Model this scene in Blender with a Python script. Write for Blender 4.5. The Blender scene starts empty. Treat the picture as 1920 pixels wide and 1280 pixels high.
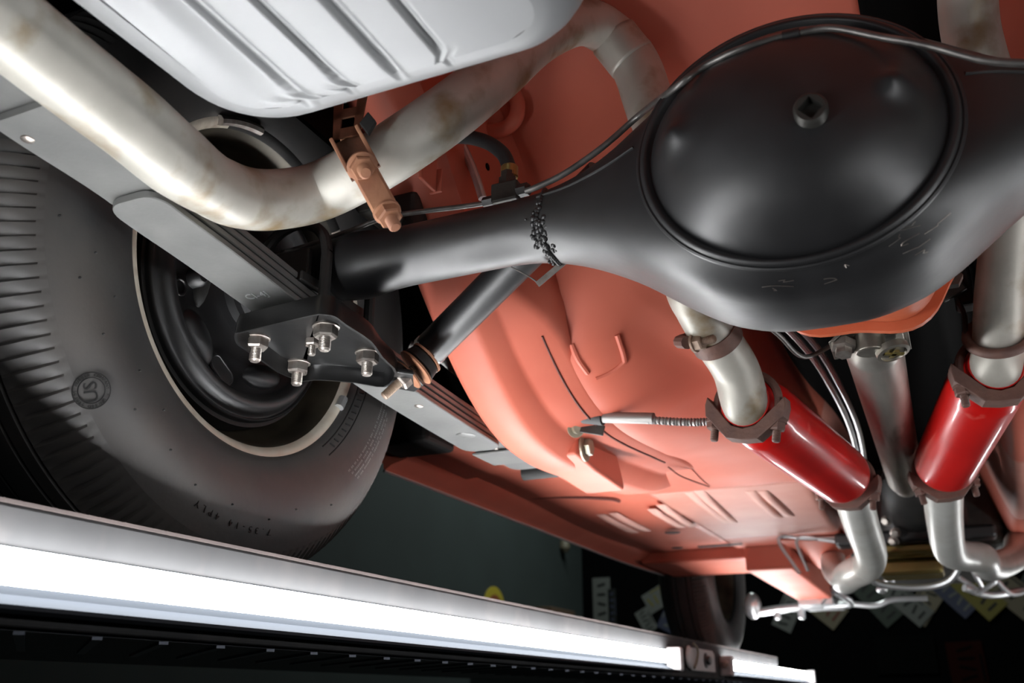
import bpy, math, random
from mathutils import Vector, Matrix, Quaternion
random.seed(7)
sc = bpy.context.scene
col = sc.collection
V = Vector

# ------------------------------------------------------------------ camera
# car frame: X to the car's right, Y towards its front, Z up; metres; camera crouched under the tail
cam_d = bpy.data.cameras.new('camera')
cam = bpy.data.objects.new('camera', cam_d)
col.objects.link(cam)
sc.camera = cam
cam.location = (0.08, 0.0, 0.0)
cam.rotation_mode = 'XYZ'
cam.rotation_euler = (math.radians(90 + 20.6266), 0.0, math.radians(24.7053))
cam_d.sensor_width = 36.0
cam_d.lens = 1780.0 / 1920.0 * 36.0
cam_d.clip_start = 0.01
cam_d.clip_end = 60
cam_d.dof.use_dof = True
cam_d.dof.focus_distance = 0.98
cam_d.dof.aperture_fstop = 7.0

# ------------------------------------------------------------------ world, exposure
w = bpy.data.worlds.new('garage_world')
sc.world = w
w.use_nodes = True
w.node_tree.nodes['Background'].inputs[0].default_value = (0.02, 0.025, 0.03, 1)
w.node_tree.nodes['Background'].inputs[1].default_value = 0.3
sc.view_settings.view_transform = 'Standard'
sc.view_settings.look = 'None'
sc.view_settings.exposure = 0.0
sc.view_settings.gamma = 1.0
sc.view_settings.use_curve_mapping = False
TUBE_POWER = 58.0        # emission strength of the fluorescent tubes on the left runway
TUBE_POWER_RIGHT = 23.0    # the dimmer tubes on the right runway
FILL_POWER = 36         # faint unseen fill added for the dark workshop background

# large area light: unseen fill added to brighten the far walls and plates
al = bpy.data.lights.new('shop_fill_light', 'AREA')
al.shape = 'RECTANGLE'
al.size = 1.2
al.size_y = 0.2
al.energy = FILL_POWER
al.color = (0.9, 1.0, 0.97)
alo = bpy.data.objects.new('shop_fill_light', al)
alo.location = (-1.2, 5.0, 2.5)
col.objects.link(alo)

# ------------------------------------------------------------------ measured points (metres, car frame)
G = {'brake2': [(-0.299, 0.79, 0.486), (-0.346, 0.79, 0.49), (-0.392, 0.79, 0.495), (-0.439, 0.79, 0.498), (-0.488, 0.79, 0.491), (-0.553, 0.79, 0.484),
            (-0.598, 0.79, 0.483)],
 'brake_over_dome': [(0.1887, 0.6638, 0.4185), (0.1762, 0.6638, 0.4233), (0.1502, 0.6638, 0.4348), (0.1175, 0.6638, 0.4579), (0.0858, 0.6638, 0.4762),
                     (0.0531, 0.6638, 0.4954), (0.0281, 0.6638, 0.4993), (0.0079, 0.6638, 0.5002), (-0.0229, 0.6638, 0.4983),
                     (-0.0518, 0.6734, 0.4983), (-0.0758, 0.6734, 0.4858), (-0.1278, 0.7399, 0.5135), (-0.166, 0.7399, 0.488),
                     (-0.2042, 0.7399, 0.4694), (-0.2326, 0.7399, 0.4616), (-0.2463, 0.7399, 0.4596)],
 'conduit': [(-0.565, 1.15, 0.468), (-0.543, 1.15, 0.45), (-0.516, 1.15, 0.426)],
 'front_l': [(-0.058, 1.566, 0.325), (-0.061, 1.661, 0.32), (-0.069, 1.866, 0.299), (-0.076, 2.083, 0.279), (-0.093, 2.165, 0.261),
             (-0.124, 2.19, 0.251), (-0.149, 2.262, 0.248)],
 'front_r': [(0.081, 1.626, 0.335), (0.077, 1.723, 0.324), (0.071, 1.929, 0.304), (0.072, 2.149, 0.282), (0.099, 2.244, 0.282), (0.13, 2.294, 0.282),
             (0.14, 2.383, 0.276)],
 'hang': [(-0.365, 0.611, 0.474), (-0.348, 0.613, 0.443), (-0.337, 0.623, 0.419), (-0.326, 0.633, 0.391)],
 'hoop': [(-0.399, 0.95, 0.694), (-0.372, 0.95, 0.688), (-0.353, 0.95, 0.698), (-0.349, 0.95, 0.721), (-0.357, 0.95, 0.744)],
 'hose': [(-0.291, 0.8, 0.51), (-0.291, 0.8, 0.529), (-0.299, 0.8, 0.549), (-0.319, 0.8, 0.569), (-0.347, 0.8, 0.583), (-0.381, 0.8, 0.59)],
 'linesfront': [(-0.143, 2.55, 0.41), (-0.159, 2.55, 0.384), (-0.251, 2.55, 0.384), (-0.331, 2.55, 0.389), (-0.286, 2.55, 0.299),
                (-0.139, 2.55, 0.39), (-0.155, 2.55, 0.364), (-0.199, 2.55, 0.374), (-0.284, 2.55, 0.386), (-0.266, 2.55, 0.304)],
 'metal_line': [(-0.3669, 0.8881, 0.5549), (-0.3755, 0.8881, 0.5835), (-0.386, 0.8881, 0.6122), (-0.3969, 0.8835, 0.6393), (-0.4036, 0.8649, 0.6529),
                (-0.4146, 0.8184, 0.6609), (-0.4214, 0.7998, 0.6596)],
 'muf_l': [(-0.122, 1.144, 0.337), (-0.057, 1.567, 0.323)],
 'muf_r': [(0.154, 1.233, 0.372), (0.079, 1.625, 0.335)],
 'plate': [(-0.535, 0.681, 0.338), (-0.526, 0.68, 0.338), (-0.477, 0.676, 0.338), (-0.436, 0.673, 0.338), (-0.426, 0.676, 0.338),
           (-0.419, 0.685, 0.338), (-0.421, 0.706, 0.338), (-0.424, 0.755, 0.338), (-0.439, 0.802, 0.338), (-0.453, 0.854, 0.338),
           (-0.492, 0.891, 0.338), (-0.515, 0.864, 0.338), (-0.545, 0.839, 0.338), (-0.562, 0.835, 0.338), (-0.568, 0.831, 0.338),
           (-0.572, 0.799, 0.338), (-0.565, 0.762, 0.338), (-0.558, 0.726, 0.338), (-0.552, 0.703, 0.338)],
 'ribs': [(-0.65, 2.094, 0.393), (-0.657, 2.325, 0.393), (-0.618, 2.087, 0.393), (-0.62, 2.315, 0.393), (-0.524, 2.078, 0.393),
          (-0.526, 2.297, 0.393), (-0.491, 2.037, 0.393), (-0.499, 2.301, 0.393), (-0.398, 1.931, 0.393), (-0.408, 2.276, 0.393),
          (-0.376, 1.923, 0.393), (-0.395, 2.283, 0.393), (-0.282, 1.972, 0.393), (-0.285, 2.263, 0.393), (-0.26, 1.982, 0.393),
          (-0.256, 2.253, 0.393)],
 'tail_l': [(-0.119, 1.143, 0.343), (-0.129, 1.101, 0.374), (-0.142, 1.06, 0.404), (-0.148, 1.013, 0.425), (-0.153, 0.99, 0.447),
            (-0.157, 0.957, 0.522), (-0.162, 0.943, 0.607), (-0.173, 0.936, 0.668), (-0.184, 0.928, 0.716), (-0.205, 0.91, 0.751),
            (-0.228, 0.866, 0.747), (-0.255, 0.798, 0.682), (-0.274, 0.731, 0.597), (-0.294, 0.679, 0.529), (-0.324, 0.653, 0.488),
            (-0.367, 0.648, 0.467), (-0.419, 0.647, 0.453), (-0.443, 0.615, 0.433), (-0.452, 0.576, 0.418), (-0.448, 0.529, 0.408),
            (-0.444, 0.484, 0.407), (-0.442, 0.442, 0.411), (-0.446, 0.409, 0.417), (-0.451, 0.374, 0.424), (-0.453, 0.339, 0.429),
            (-0.452, 0.306, 0.43), (-0.452, 0.269, 0.434)],
 'tail_r': [(0.155, 1.232, 0.375), (0.164, 1.203, 0.398), (0.172, 1.157, 0.434), (0.182, 1.122, 0.471), (0.191, 1.088, 0.507), (0.195, 1.038, 0.547),
            (0.186, 0.99, 0.595), (0.178, 0.96, 0.631), (0.176, 0.944, 0.668), (0.179, 0.91, 0.696)]}

# ------------------------------------------------------------------ helpers
def lerp(a, b, t): return a + (b - a) * t
def interp(pts, x):
    if x <= pts[0][0]: return pts[0][1]
    for (a, fa), (b, fb) in zip(pts, pts[1:]):
        if x <= b: return fa + (fb - fa) * (x - a) / (b - a)
    return pts[-1][1]
def sinterp(pts, x):            # smooth (Catmull-Rom style) interpolation of a profile
    n = len(pts)
    if x <= pts[0][0]: return pts[0][1]
    if x >= pts[-1][0]: return pts[-1][1]
    for i in range(n - 1):
        x0, y0 = pts[i]; x1, y1 = pts[i + 1]
        if x <= x1:
            m0 = (y1 - pts[i - 1][1]) / (x1 - pts[i - 1][0]) if i > 0 else (y1 - y0) / (x1 - x0)
            m1 = (pts[i + 2][1] - y0) / (pts[i + 2][0] - x0) if i + 2 < n else (y1 - y0) / (x1 - x0)
            h = x1 - x0; t = (x - x0) / h
            return ((2*t**3 - 3*t**2 + 1) * y0 + (t**3 - 2*t**2 + t) * h * m0 +
                    (-2*t**3 + 3*t**2) * y1 + (t**3 - t**2) * h * m1)
def sstep(a, b, x):
    t = max(0.0, min(1.0, (x - a) / (b - a))); return t * t * (3 - 2 * t)
def crom(pts, sub):
    P = [V(p) for p in pts]
    if len(P) < 3 or sub <= 1: return P
    out = []
    for i in range(len(P) - 1):
        p1, p2 = P[i], P[i + 1]
        p0 = P[i - 1] if i > 0 else p1 * 2 - p2
        p3 = P[i + 2] if i + 2 < len(P) else p2 * 2 - p1
        for k in range(sub):
            t = k / sub
            out.append(0.5 * ((2 * p1) + (p2 - p0) * t + (2*p0 - 5*p1 + 4*p2 - p3) * t*t + (3*p1 - p0 - 3*p2 + p3) * t**3))
    out.append(P[-1]); return out
def frame(axis):
    a = V(axis).normalized()
    u = a.orthogonal().normalized() if abs(a.z) > 0.95 else a.cross(V((0, 0, 1))).normalized()
    return a, u, a.cross(u)

class MB:
    def __init__(s): s.v = []; s.f = []
    def add(s, vs, fs):
        o = len(s.v); s.v += [V(p) for p in vs]; s.f += [tuple(i + o for i in f) for f in fs]; return s
    def loft(s, rings, cap=True, closed=True):
        n = len(rings[0]); vs = [p for r in rings for p in r]; fs = []
        m = n if closed else n - 1
        for i in range(len(rings) - 1):
            for j in range(m):
                k = (j + 1) % n
                fs.append((i*n + j, i*n + k, (i+1)*n + k, (i+1)*n + j))
        if cap and closed:
            fs.append(tuple(range(n - 1, -1, -1))); fs.append(tuple(range((len(rings)-1)*n, len(rings)*n)))
        return s.add(vs, fs)
    def tube(s, pts, r, n=14, sub=5, cap=True, squash=None):
        P = crom(pts, sub); L = len(P); rings = []
        rr = (lambda t: r) if not callable(r) else r
        tan = [(P[min(i+1, L-1)] - P[max(i-1, 0)]).normalized() for i in range(L)]
        u = tan[0].orthogonal().normalized()
        for i in range(L):
            u = (u - tan[i] * u.dot(tan[i])).normalized(); b = tan[i].cross(u)
            R = rr(i / max(1, L - 1))
            rings.append([P[i] + (u * math.cos(2*math.pi*j/n) + b * math.sin(2*math.pi*j/n)) * R for j in range(n)])
        return s.loft(rings, cap)
    def lathe(s, o, axis, prof, n=32, cap=True):
        a, u, b = frame(axis); o = V(o)
        rings = [[o + a*t + (u*math.cos(2*math.pi*j/n) + b*math.sin(2*math.pi*j/n)) * max(r, 1e-5) for j in range(n)] for t, r in prof]
        return s.loft(rings, cap)
    def cyl(s, p0, p1, r, n=20, r2=None):
        p0 = V(p0); p1 = V(p1)
        return s.lathe(p0, p1 - p0, [(0, r), ((p1-p0).length, r if r2 is None else r2)], n)
    def box(s, c, size, rot=None):
        c = V(c); h = V(size) / 2; R = rot or Matrix.Identity(3)
        vs = [c + R @ V((sx*h.x, sy*h.y, sz*h.z)) for sx in (-1, 1) for sy in (-1, 1) for sz in (-1, 1)]
        return s.add(vs, [(0,1,3,2),(4,6,7,5),(0,4,5,1),(2,3,7,6),(0,2,6,4),(1,5,7,3)])
    def bar(s, p0, p1, wd, th, up=(0, 0, 1)):
        p0 = V(p0); p1 = V(p1); a = (p1 - p0).normalized(); u = a.cross(V(up)).normalized(); b = u.cross(a)
        q = [(-1,-1),(1,-1),(1,1),(-1,1)]
        return s.loft([[p + u*x*wd/2 + b*y*th/2 for x, y in q] for p in (p0, p1)])
    def prism(s, poly, vec):
        vec = V(vec); poly = [V(p) for p in poly]
        return s.loft([poly, [p + vec for p in poly]])
    def ribbon(s, pts, wd, th, side=None, sub=4):     # flat strap along a path
        P = crom(pts, sub); L = len(P); rings = []
        for i in range(L):
            t = (P[min(i+1, L-1)] - P[max(i-1, 0)]).normalized()
            u = V(side) if side else t.cross(V((0, 0, 1)))
            u = (u - t*u.dot(t)).normalized(); b = t.cross(u)
            rings.append([P[i] + u*x*wd/2 + b*y*th/2 for x, y in [(-1,-1),(1,-1),(1,1),(-1,1)]])
        return s.loft(rings)
    def grid(s, nu, nv, fn):
        vs = [fn(i/nu, j/nv) for i in range(nu+1) for j in range(nv+1)]
        fs = [(i*(nv+1)+j, (i+1)*(nv+1)+j, (i+1)*(nv+1)+j+1, i*(nv+1)+j+1) for i in range(nu) for j in range(nv)]
        return s.add(vs, fs)
    def ell(s, c, r, n=16, m=10, rot=None):
        c = V(c); R = rot or Matrix.Identity(3); rings = []
        for i in range(m + 1):
            t = math.pi * i / m; k = max(math.sin(t), 1e-4)
            rings.append([c + R @ V((r[0]*k*math.cos(2*math.pi*j/n), r[1]*k*math.sin(2*math.pi*j/n), -r[2]*math.cos(t))) for j in range(n)])
        return s.loft(rings)
    def torus(s, c, axis, R, r, n=40, m=10, a0=0, a1=360):
        a, u, b = frame(axis); c = V(c); full = a1 - a0 >= 360; rings = []
        for i in range(n + 1):
            A = math.radians(lerp(a0, a1, i / n)); d = u*math.cos(A) + b*math.sin(A)
            rings.append([c + d*(R + r*math.cos(2*math.pi*j/m)) + a*r*math.sin(2*math.pi*j/m) for j in range(m)])
        return s.loft(rings, cap=not full)
    def build(s, name, mat, parent=None, smooth=35, bevel=0, thick=0):
        o0 = ROOT.get(parent, V((0, 0, 0))) if parent else V((0, 0, 0))
        if parent is None:
            lo = V([min(p[i] for p in s.v) for i in range(3)]); hi = V([max(p[i] for p in s.v) for i in range(3)])
            o0 = V(((lo.x+hi.x)/2, (lo.y+hi.y)/2, lo.z))
        me = bpy.data.meshes.new(name)
        me.from_pydata([p - o0 for p in s.v], [], s.f); me.validate()
        bm_fix(me)
        if smooth:
            me.polygons.foreach_set('use_smooth', [True] * len(me.polygons))
            me.set_sharp_from_angle(angle=math.radians(smooth))
        me.materials.append(M[mat] if isinstance(mat, str) else mat)
        ob = bpy.data.objects.new(name, me); col.objects.link(ob)
        if parent: ob.parent = parent
        else: ob.location = o0
        ROOT[ob] = o0
        if thick:
            md = ob.modifiers.new('thick', 'SOLIDIFY'); md.thickness = thick; md.offset = 0
        if bevel:
            md = ob.modifiers.new('bevel', 'BEVEL'); md.width = bevel; md.segments = 2; md.limit_method = 'ANGLE'; md.angle_limit = math.radians(40)
            md.harden_normals = True if smooth else False
        return ob
import bmesh
def bm_fix(me):
    bm = bmesh.new(); bm.from_mesh(me)
    bmesh.ops.remove_doubles(bm, verts=bm.verts, dist=2e-6)
    bmesh.ops.recalc_face_normals(bm, faces=bm.faces)
    bm.to_mesh(me); bm.free()
ROOT = {}
def thing(name, loc, label, cat, group=None):
    o = bpy.data.objects.new(name, None); col.objects.link(o); o.location = loc; o.empty_display_size = 0.05
    ROOT[o] = V(loc); return tag(o, label, cat, group)
def tag(o, label, cat, group=None, kind=None):
    o['label'] = label; o['category'] = cat
    if group: o['group'] = group
    if kind: o['kind'] = kind
    return o
def struct(o): o['kind'] = 'structure'; return o
def text_mesh(txt, size, depth):
    cu = bpy.data.curves.new('lettering', 'FONT'); cu.body = txt; cu.size = size; cu.extrude = depth
    cu.align_x = 'CENTER'; cu.align_y = 'CENTER'; cu.resolution_u = 3
    ob = bpy.data.objects.new('lettering', cu); col.objects.link(ob)
    dg = bpy.context.evaluated_depsgraph_get()
    me = bpy.data.meshes.new_from_object(ob.evaluated_get(dg))
    vs = [v.co.copy() for v in me.vertices]; fs = [tuple(p.vertices) for p in me.polygons]
    bpy.data.objects.remove(ob); bpy.data.meshes.remove(me); bpy.data.curves.remove(cu)
    return vs, fs
def put_text(mb, txt, size, depth, o, ex, ey):
    ex = V(ex).normalized(); ey = V(ey); ey = (ey - ex*ey.dot(ex)).normalized(); ez = ex.cross(ey)
    vs, fs = text_mesh(txt, size, depth)
    return mb.add([V(o) + ex*v.x + ey*v.y + ez*v.z for v in vs], fs)

# ------------------------------------------------------------------ materials
M = {}
def mat(name, c1, rough=0.5, metal=0.0, c2=None, scale=20, c3=None, s3=6, t3=(0.55, 0.7), bump=0.0, bscale=200, coat=0.0, spec=0.5, rvar=0.0, stretch=None, detail=6):
    m = bpy.data.materials.new(name); m.use_nodes = True; nt = m.node_tree; N = nt.nodes; L = nt.links
    b = N['Principled BSDF']
    b.inputs['Roughness'].default_value = rough; b.inputs['Metallic'].default_value = metal
    b.inputs['Specular IOR Level'].default_value = spec
    b.inputs['Coat Weight'].default_value = coat; b.inputs['Coat Roughness'].default_value = 0.08
    tc = N.new('ShaderNodeTexCoord'); src = tc.outputs['Object']
    if stretch:
        mp = N.new('ShaderNodeMapping'); mp.inputs['Scale'].default_value = stretch; L.new(src, mp.inputs[0]); src = mp.outputs[0]
    def noise(sc_, det=detail):
        n = N.new('ShaderNodeTexNoise'); n.inputs['Scale'].default_value = sc_; n.inputs['Detail'].default_value = det; L.new(src, n.inputs['Vector']); return n
    def mix(fac, a, b_):
        x = N.new('ShaderNodeMix'); x.data_type = 'RGBA'; L.new(fac, x.inputs[0])
        for i, q in ((6, a), (7, b_)):
            if isinstance(q, tuple): x.inputs[i].default_value = (*q, 1)
            else: L.new(q, x.inputs[i])
        return x.outputs[2]
    cur = c1
    if c2:
        n = noise(scale); r = N.new('ShaderNodeMapRange'); r.inputs[1].default_value = 0.35; r.inputs[2].default_value = 0.65
        L.new(n.outputs['Fac'], r.inputs[0]); cur = mix(r.outputs[0], c1, c2)
    if c3:
        n = noise(s3, 8); r = N.new('ShaderNodeMapRange'); r.inputs[1].default_value = t3[0]; r.inputs[2].default_value = t3[1]
        L.new(n.outputs['Fac'], r.inputs[0]); cur = mix(r.outputs[0], cur, c3)
    if isinstance(cur, tuple): b.inputs['Base Color'].default_value = (*cur, 1)
    else: L.new(cur, b.inputs['Base Color'])
    if rvar:
        n = noise(scale * 1.7); r = N.new('ShaderNodeMapRange'); r.inputs[3].default_value = rough - rvar; r.inputs[4].default_value = rough + rvar
        L.new(n.outputs['Fac'], r.inputs[0]); L.new(r.outputs[0], b.inputs['Roughness'])
    if bump:
        n = noise(bscale, 4); bp = N.new('ShaderNodeBump'); bp.inputs['Strength'].default_value = bump; bp.inputs['Distance'].default_value = 0.002
        L.new(n.outputs['Fac'], bp.inputs['Height']); L.new(bp.outputs[0], b.inputs['Normal'])
    M[name] = m; return m
def emit(name, c, s):
    m = bpy.data.materials.new(name); m.use_nodes = True; nt = m.node_tree
    nt.nodes.remove(nt.nodes['Principled BSDF']); e = nt.nodes.new('ShaderNodeEmission')
    e.inputs[0].default_value = (*c, 1); e.inputs[1].default_value = s
    nt.links.new(e.outputs[0], nt.nodes['Material Output'].inputs[0]); M[name] = m
mat('primer', (.62, .165, .108), .50, c2=(.57, .14, .09), scale=7, bump=.06, bscale=60, rvar=.08, spec=.3)
mat('primer_dusty', (.66, .30, .24), .55, c2=(.60, .24, .18), scale=9, bump=.05, bscale=60)
mat('primer_shadow', (.05, .014, .010), .6)
mat('seam', (.10, .025, .018), .7)
mat('black', (.008, .008, .009), .43, c2=(.012, .012, .013), scale=30, bump=.08, bscale=110, rvar=.05, spec=.8)
mat('black_satin', (.012, .012, .013), .42, c2=(.017, .017, .0185), scale=30, bump=.06, bscale=110, rvar=.05, spec=.8)
mat('black_plate', (.006, .006, .0065), .34, c2=(.010, .010, .010), scale=30, bump=.06, bscale=90, spec=.35)
mat('black_rough', (.010, .010, .010), .6, c2=(.02, .019, .018), scale=25, bump=.3, bscale=80)
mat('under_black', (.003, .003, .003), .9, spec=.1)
mat('tank', (.32, .325, .33), .45, .25, c2=(.285, .29, .295), scale=8, bump=.05, bscale=120, rvar=.06)
mat('pipe', (.50, .48, .43), .48, .30, c2=(.40, .385, .34), scale=18, c3=(.24, .17, .09), s3=17, t3=(.52, .68), bump=.12, bscale=70, rvar=.10)
mat('pipe_bright', (.66, .66, .63), .38, .4, c2=(.55, .54, .50), scale=14, bump=.05, bscale=60, rvar=.08)
mat('spring_grey', (.22, .22, .215), .42, .45, c2=(.18, .18, .178), scale=18, bump=.10, bscale=220)
mat('rubber', (.034, .034, .035), .46, c2=(.048, .046, .045), scale=14, c3=(.072, .063, .057), s3=5, t3=(.5, .8), bump=.10, bscale=160, rvar=.06)
mat('rubber_shade', (.005, .005, .005), .6, spec=.3)  # dark copy of the rubber: shade and relief shading put into the colour
mat('rubber_print', (.17, .17, .17), .6)
mat('rim_cream', (.66, .62, .53), .40, .1, c2=(.60, .53, .43), scale=40, c3=(.20, .10, .05), s3=14, t3=(.6, .75))
mat('rim_inner', (.10, .085, .06), .40, .3, c2=(.03, .025, .02), scale=10, c3=(.22, .13, .05), s3=8, t3=(.55, .75))
mat('rust', (.16, .085, .065), .62, .1, c2=(.11, .06, .05), scale=45, bump=.35, bscale=160)
mat('rust_orange', (.42, .20, .11), .60, .1, c2=(.32, .14, .08), scale=40, bump=.25, bscale=150)
mat('rust_dark', (.16, .06, .03), .65, c2=(.10, .04, .02), scale=40, bump=.2)
mat('bolt', (.38, .35, .32), .40, .8, c2=(.24, .20, .18), scale=90)
mat('bolt_rust', (.30, .22, .17), .55, .4, c2=(.20, .13, .09), scale=90)
mat('muffler_red', (.60, .008, .006), .32, c2=(.48, .006, .005), scale=10, coat=.6, c3=(.60, .10, .08), s3=22, t3=(.68, .78))
mat('shaft', (.44, .42, .38), .40, .7, c2=(.33, .31, .28), scale=16, stretch=(4, .6, 4), c3=(.14, .10, .07), s3=8, t3=(.58, .72))
mat('cast_dark', (.07, .068, .062), .45, .5, c2=(.04, .038, .035), scale=30, bump=.25, bscale=90)
mat('carrier_orange', (.62, .15, .07), .38, c2=(.56, .12, .05), scale=25, bump=.12)
mat('rib_dust', (.74, .40, .33), .6)
mat('tread_bar', (.10, .11, .14), .4, .4)
mat('zinc', (.36, .33, .25), .4, .5, c2=(.28, .25, .18), scale=60)
mat('brass', (.42, .34, .13), .30, .8, c2=(.34, .27, .10), scale=20)
mat('hose', (.016, .016, .017), .55, bump=.1, bscale=120)
mat('line_steel', (.22, .21, .20), .40, .7, c2=(.12, .115, .11), scale=60)
mat('cable', (.26, .25, .24), .45, .5)
mat('silver', (.62, .63, .64), .30, .7)
mat('yoke', (.34, .32, .28), .38, .8, c2=(.24, .22, .19), scale=30, bump=.1)
mat('rail_grey', (.044, .044, .045), .9, 0, c2=(.034, .034, .035), scale=9, c3=(.056, .053, .053), s3=18, t3=(.5, .75), bump=.12, bscale=60, spec=.05)
mat('card_dark', (.0015, .0016, .0016), .8, spec=.05)
mat('card_red', (.016, .003, .002), .8, spec=.05)
mat('rail_edge', (.055, .040, .037), .8, c2=(.040, .030, .028), scale=14)
mat('reflector', (.016, .018, .021), .95, 0, spec=.02)
mat('deck_dark', (.020, .024, .034), .45, .3, c2=(.012, .014, .02), scale=9, bump=.2, bscale=40)
mat('wall_green', (.030, .042, .040), .8, c2=(.026, .036, .034), scale=3)
mat('wall_black', (.0012, .0012, .0014), .9, spec=.05)
mat('concrete', (.05, .05, .052), .85, c2=(.035, .035, .036), scale=3, bump=.2, bscale=30)
mat('plate_white', (0.11, 0.115, 0.105), .5); mat('plate_yellow', (0.14, 0.12, 0.02), .5); mat('plate_cream', (0.14, 0.12, 0.08), .5)
mat('plate_blue', (0.035, 0.04, 0.07), .5); mat('plate_green', (0.028, 0.038, 0.028), .5); mat('plate_dark', (.006, .007, .006), .5)
mat('plate_red', (0.1, 0.02, 0.012), .5)
mat('sign_yellow', (.40, .32, .03), .5); mat('sign_orange', (.25, .08, .03), .5); mat('box_brown', (.10, .06, .035), .8)
mat('plastic_grey', (.35, .33, .33), .5)
emit('tube_light', (0.98, 0.99, 1.0), TUBE_POWER)
emit('tube_light_right', (0.98, 0.99, 1.0), TUBE_POWER_RIGHT)

# ================================================================== the workshop
def slab(name, lo, hi, m):
    c = [(a+b)/2 for a, b in zip(lo, hi)]; s = [b-a for a, b in zip(lo, hi)]
    return struct(MB().box(c, s).build(name, m, smooth=0))
FZ = -1.10
slab('floor', (-2.5, -2.6, FZ-.1), (3.2, 6.62, FZ), 'concrete')
slab('ceiling', (-2.5, -2.6, 2.6), (3.2, 6.62, 2.7), 'wall_black')
slab('wall_left', (-2.46, -2.5, FZ), (-2.36, 6.5, 2.6), 'wall_green')
slab('wall_front', (-2.46, 6.5, FZ), (3.1, 6.6, 2.6), 'wall_black')
slab('wall_right', (3.0, -2.5, FZ), (3.1, 6.5, 2.6), 'wall_black')
slab('wall_back', (-2.46, -2.6, FZ), (3.1, -2.5, 2.6), 'wall_black')

# ================================================================== the lift: two runways with tube lights
def runway(s):
    side = 'left' if s < 0 else 'right'
    t = thing('lift_runway', (s*.80, 1.5, FZ),
              'grey steel lift runway under the big rear tyre' if s < 0 else 'grey steel lift runway under the right side of the car', 'lift runway', 'lift runways')
    def X(a): return s*a
    MB().box((X(.5575), 1.1, .092), (.025, 5.0, .086)).build('side_rail', 'rail_grey', t, 0, bevel=.003)
    MB().box((X(.5565), 1.1, .1362), (.023, 5.0, .003)).build('rail_edge', 'rail_edge', t, 0)
    MB().box((X(.815), 1.1, .101), (.490, 5.0, .010)).build('deck', 'deck_dark', t, 0)
    MB().box((X(.815), 1.1, .052), (.490, 5.0, .008)).build('underside_plate', 'deck_dark', t, 0)
    MB().box((X(1.07), 1.1, .092), (.02, 5.0, .086)).build('outer_rail', 'rail_grey', t, 0)
    first = None
    for k in range(52):
        y = -.6 + k * .075
        if first is None:
            first = MB().bar((X(.572), y, .0468), (X(.80), y + .19, .0468), .008, .003).build('tread_bar', 'tread_bar', t, 0)
        else:
            o = first.copy(); col.objects.link(o); o.parent = t; o.location = (0, k*.075, 0)
    for (y, z) in ((-1.2, .05), (3.4, .05)):
        MB().box((X(.82), y, (FZ+z)/2), (.16, .16, z-FZ)).build('post', 'deck_dark', t, 0, bevel=.004)
    return t
runway(-1); runway(1)
def lamp(s, y0, y1, label):
    t = thing('tube_light', (s*.53, (y0+y1)/2, .055), label, 'light', 'tube lights on the runways')
    def X(a): return s*a
    a, b = y0 + .03, y1 - .03
    MB().lathe((X(.530), a, .088), (0, 1, 0), [(0, .004), (.004, .011), (.012, .013), (b-a-.012, .013), (b-a-.004, .011), (b-a, .004)], 20).build('fluorescent_tube', 'tube_light' if s < 0 else 'tube_light_right', t)
    # tray: back plate on the rail and a folded reflector below the tube
    L = [(.545, .104), (.5435, .104), (.5435, .0705), (.517, .0585), (.512, .0605), (.511, .0575), (.517, .0550), (.545, .067)]
    MB().loft([[V((X(x), y, z)) for x, z in L] for y in (y0 + .02, y1 - .02)]).build('reflector', 'reflector', t, 20)
    for y in (y0, y1):
        sgn = 1 if y == y1 else -1
        h = MB().box((X(.528), y, .084), (.034, .028, .052)).build('lamp_holder', 'plastic_grey', t, 0, bevel=.005)
        MB().lathe((X(.530), y + sgn*.014, .088), (0, sgn, 0), [(0, .011), (.006, .011), (.007, .006), (.009, .006)], 16).build('end_cap', 'bolt', h)
    return t
lamp(-1, -.30, 2.20, 'long lit fluorescent tube light along the runway below the rear tyre')
lamp(-1, 2.72, 4.24, 'far lit fluorescent tube light ahead of the longer one on the left runway')
lamp(1, -.30, 2.20, 'long lit fluorescent tube light on the right hand runway')
lamp(1, 2.72, 4.24, 'far lit fluorescent tube light on the right hand runway')

# ================================================================== car body seen from below
body = thing('car_body', (0, 1.6, .33), 'salmon primer painted underbody of an old car raised on a lift', 'car body')
FP = [(-.3,.80),(.55,.825),(.86,.81),(.94,.765),(1.0,.67),(1.05,.58),(1.11,.505),(1.20,.455),(1.3,.430),(1.45,.412),(1.62,.402),(1.8,.398),(2.0,.400),(2.8,.402),(3.0,.415),(3.1,.45)]
RB = [(-.2,.60),(.3,.63),(.6,.655),(.72,.645),(.80,.600),(.87,.530),(.937,.464),(1.025,.394),(1.10,.352),(1.171,.330),(1.26,.322),(1.345,.325),(1.45,.334),(1.60,.348),(1.715,.362),(1.85,.398)]
def rz(y): return sinterp(RB, y)
def floor_z(x, y):
    z = sinterp(FP, y)
    # transmission tunnel
    wdt = lerp(.125, .165, sstep(1.3, 2.6, y))
    k = 1 - sstep(wdt - .035, wdt + .045, abs(x - .02))
    k *= sstep(1.02, 1.16, y)
    top = .60
    z = max(z, lerp(z, top, k))
    # seat pan creases
    z += -.004 * math.exp(-((y - 1.27)/.02)**2) * (1 - k)
    # rounded corner into the rail flange
    z = lerp(z, rz(y) + .042, sstep(.13, .335, abs(x)) * sstep(.97, 1.08, y) * (1 - sstep(1.5, 1.8, y)))
    return z
def fl(u, v):
    x = lerp(-.48, .48, u); y = lerp(-.2, 3.05, v); return V((x, y, floor_z(x, y)))
fm = MB().grid(120, 260, fl)
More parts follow.
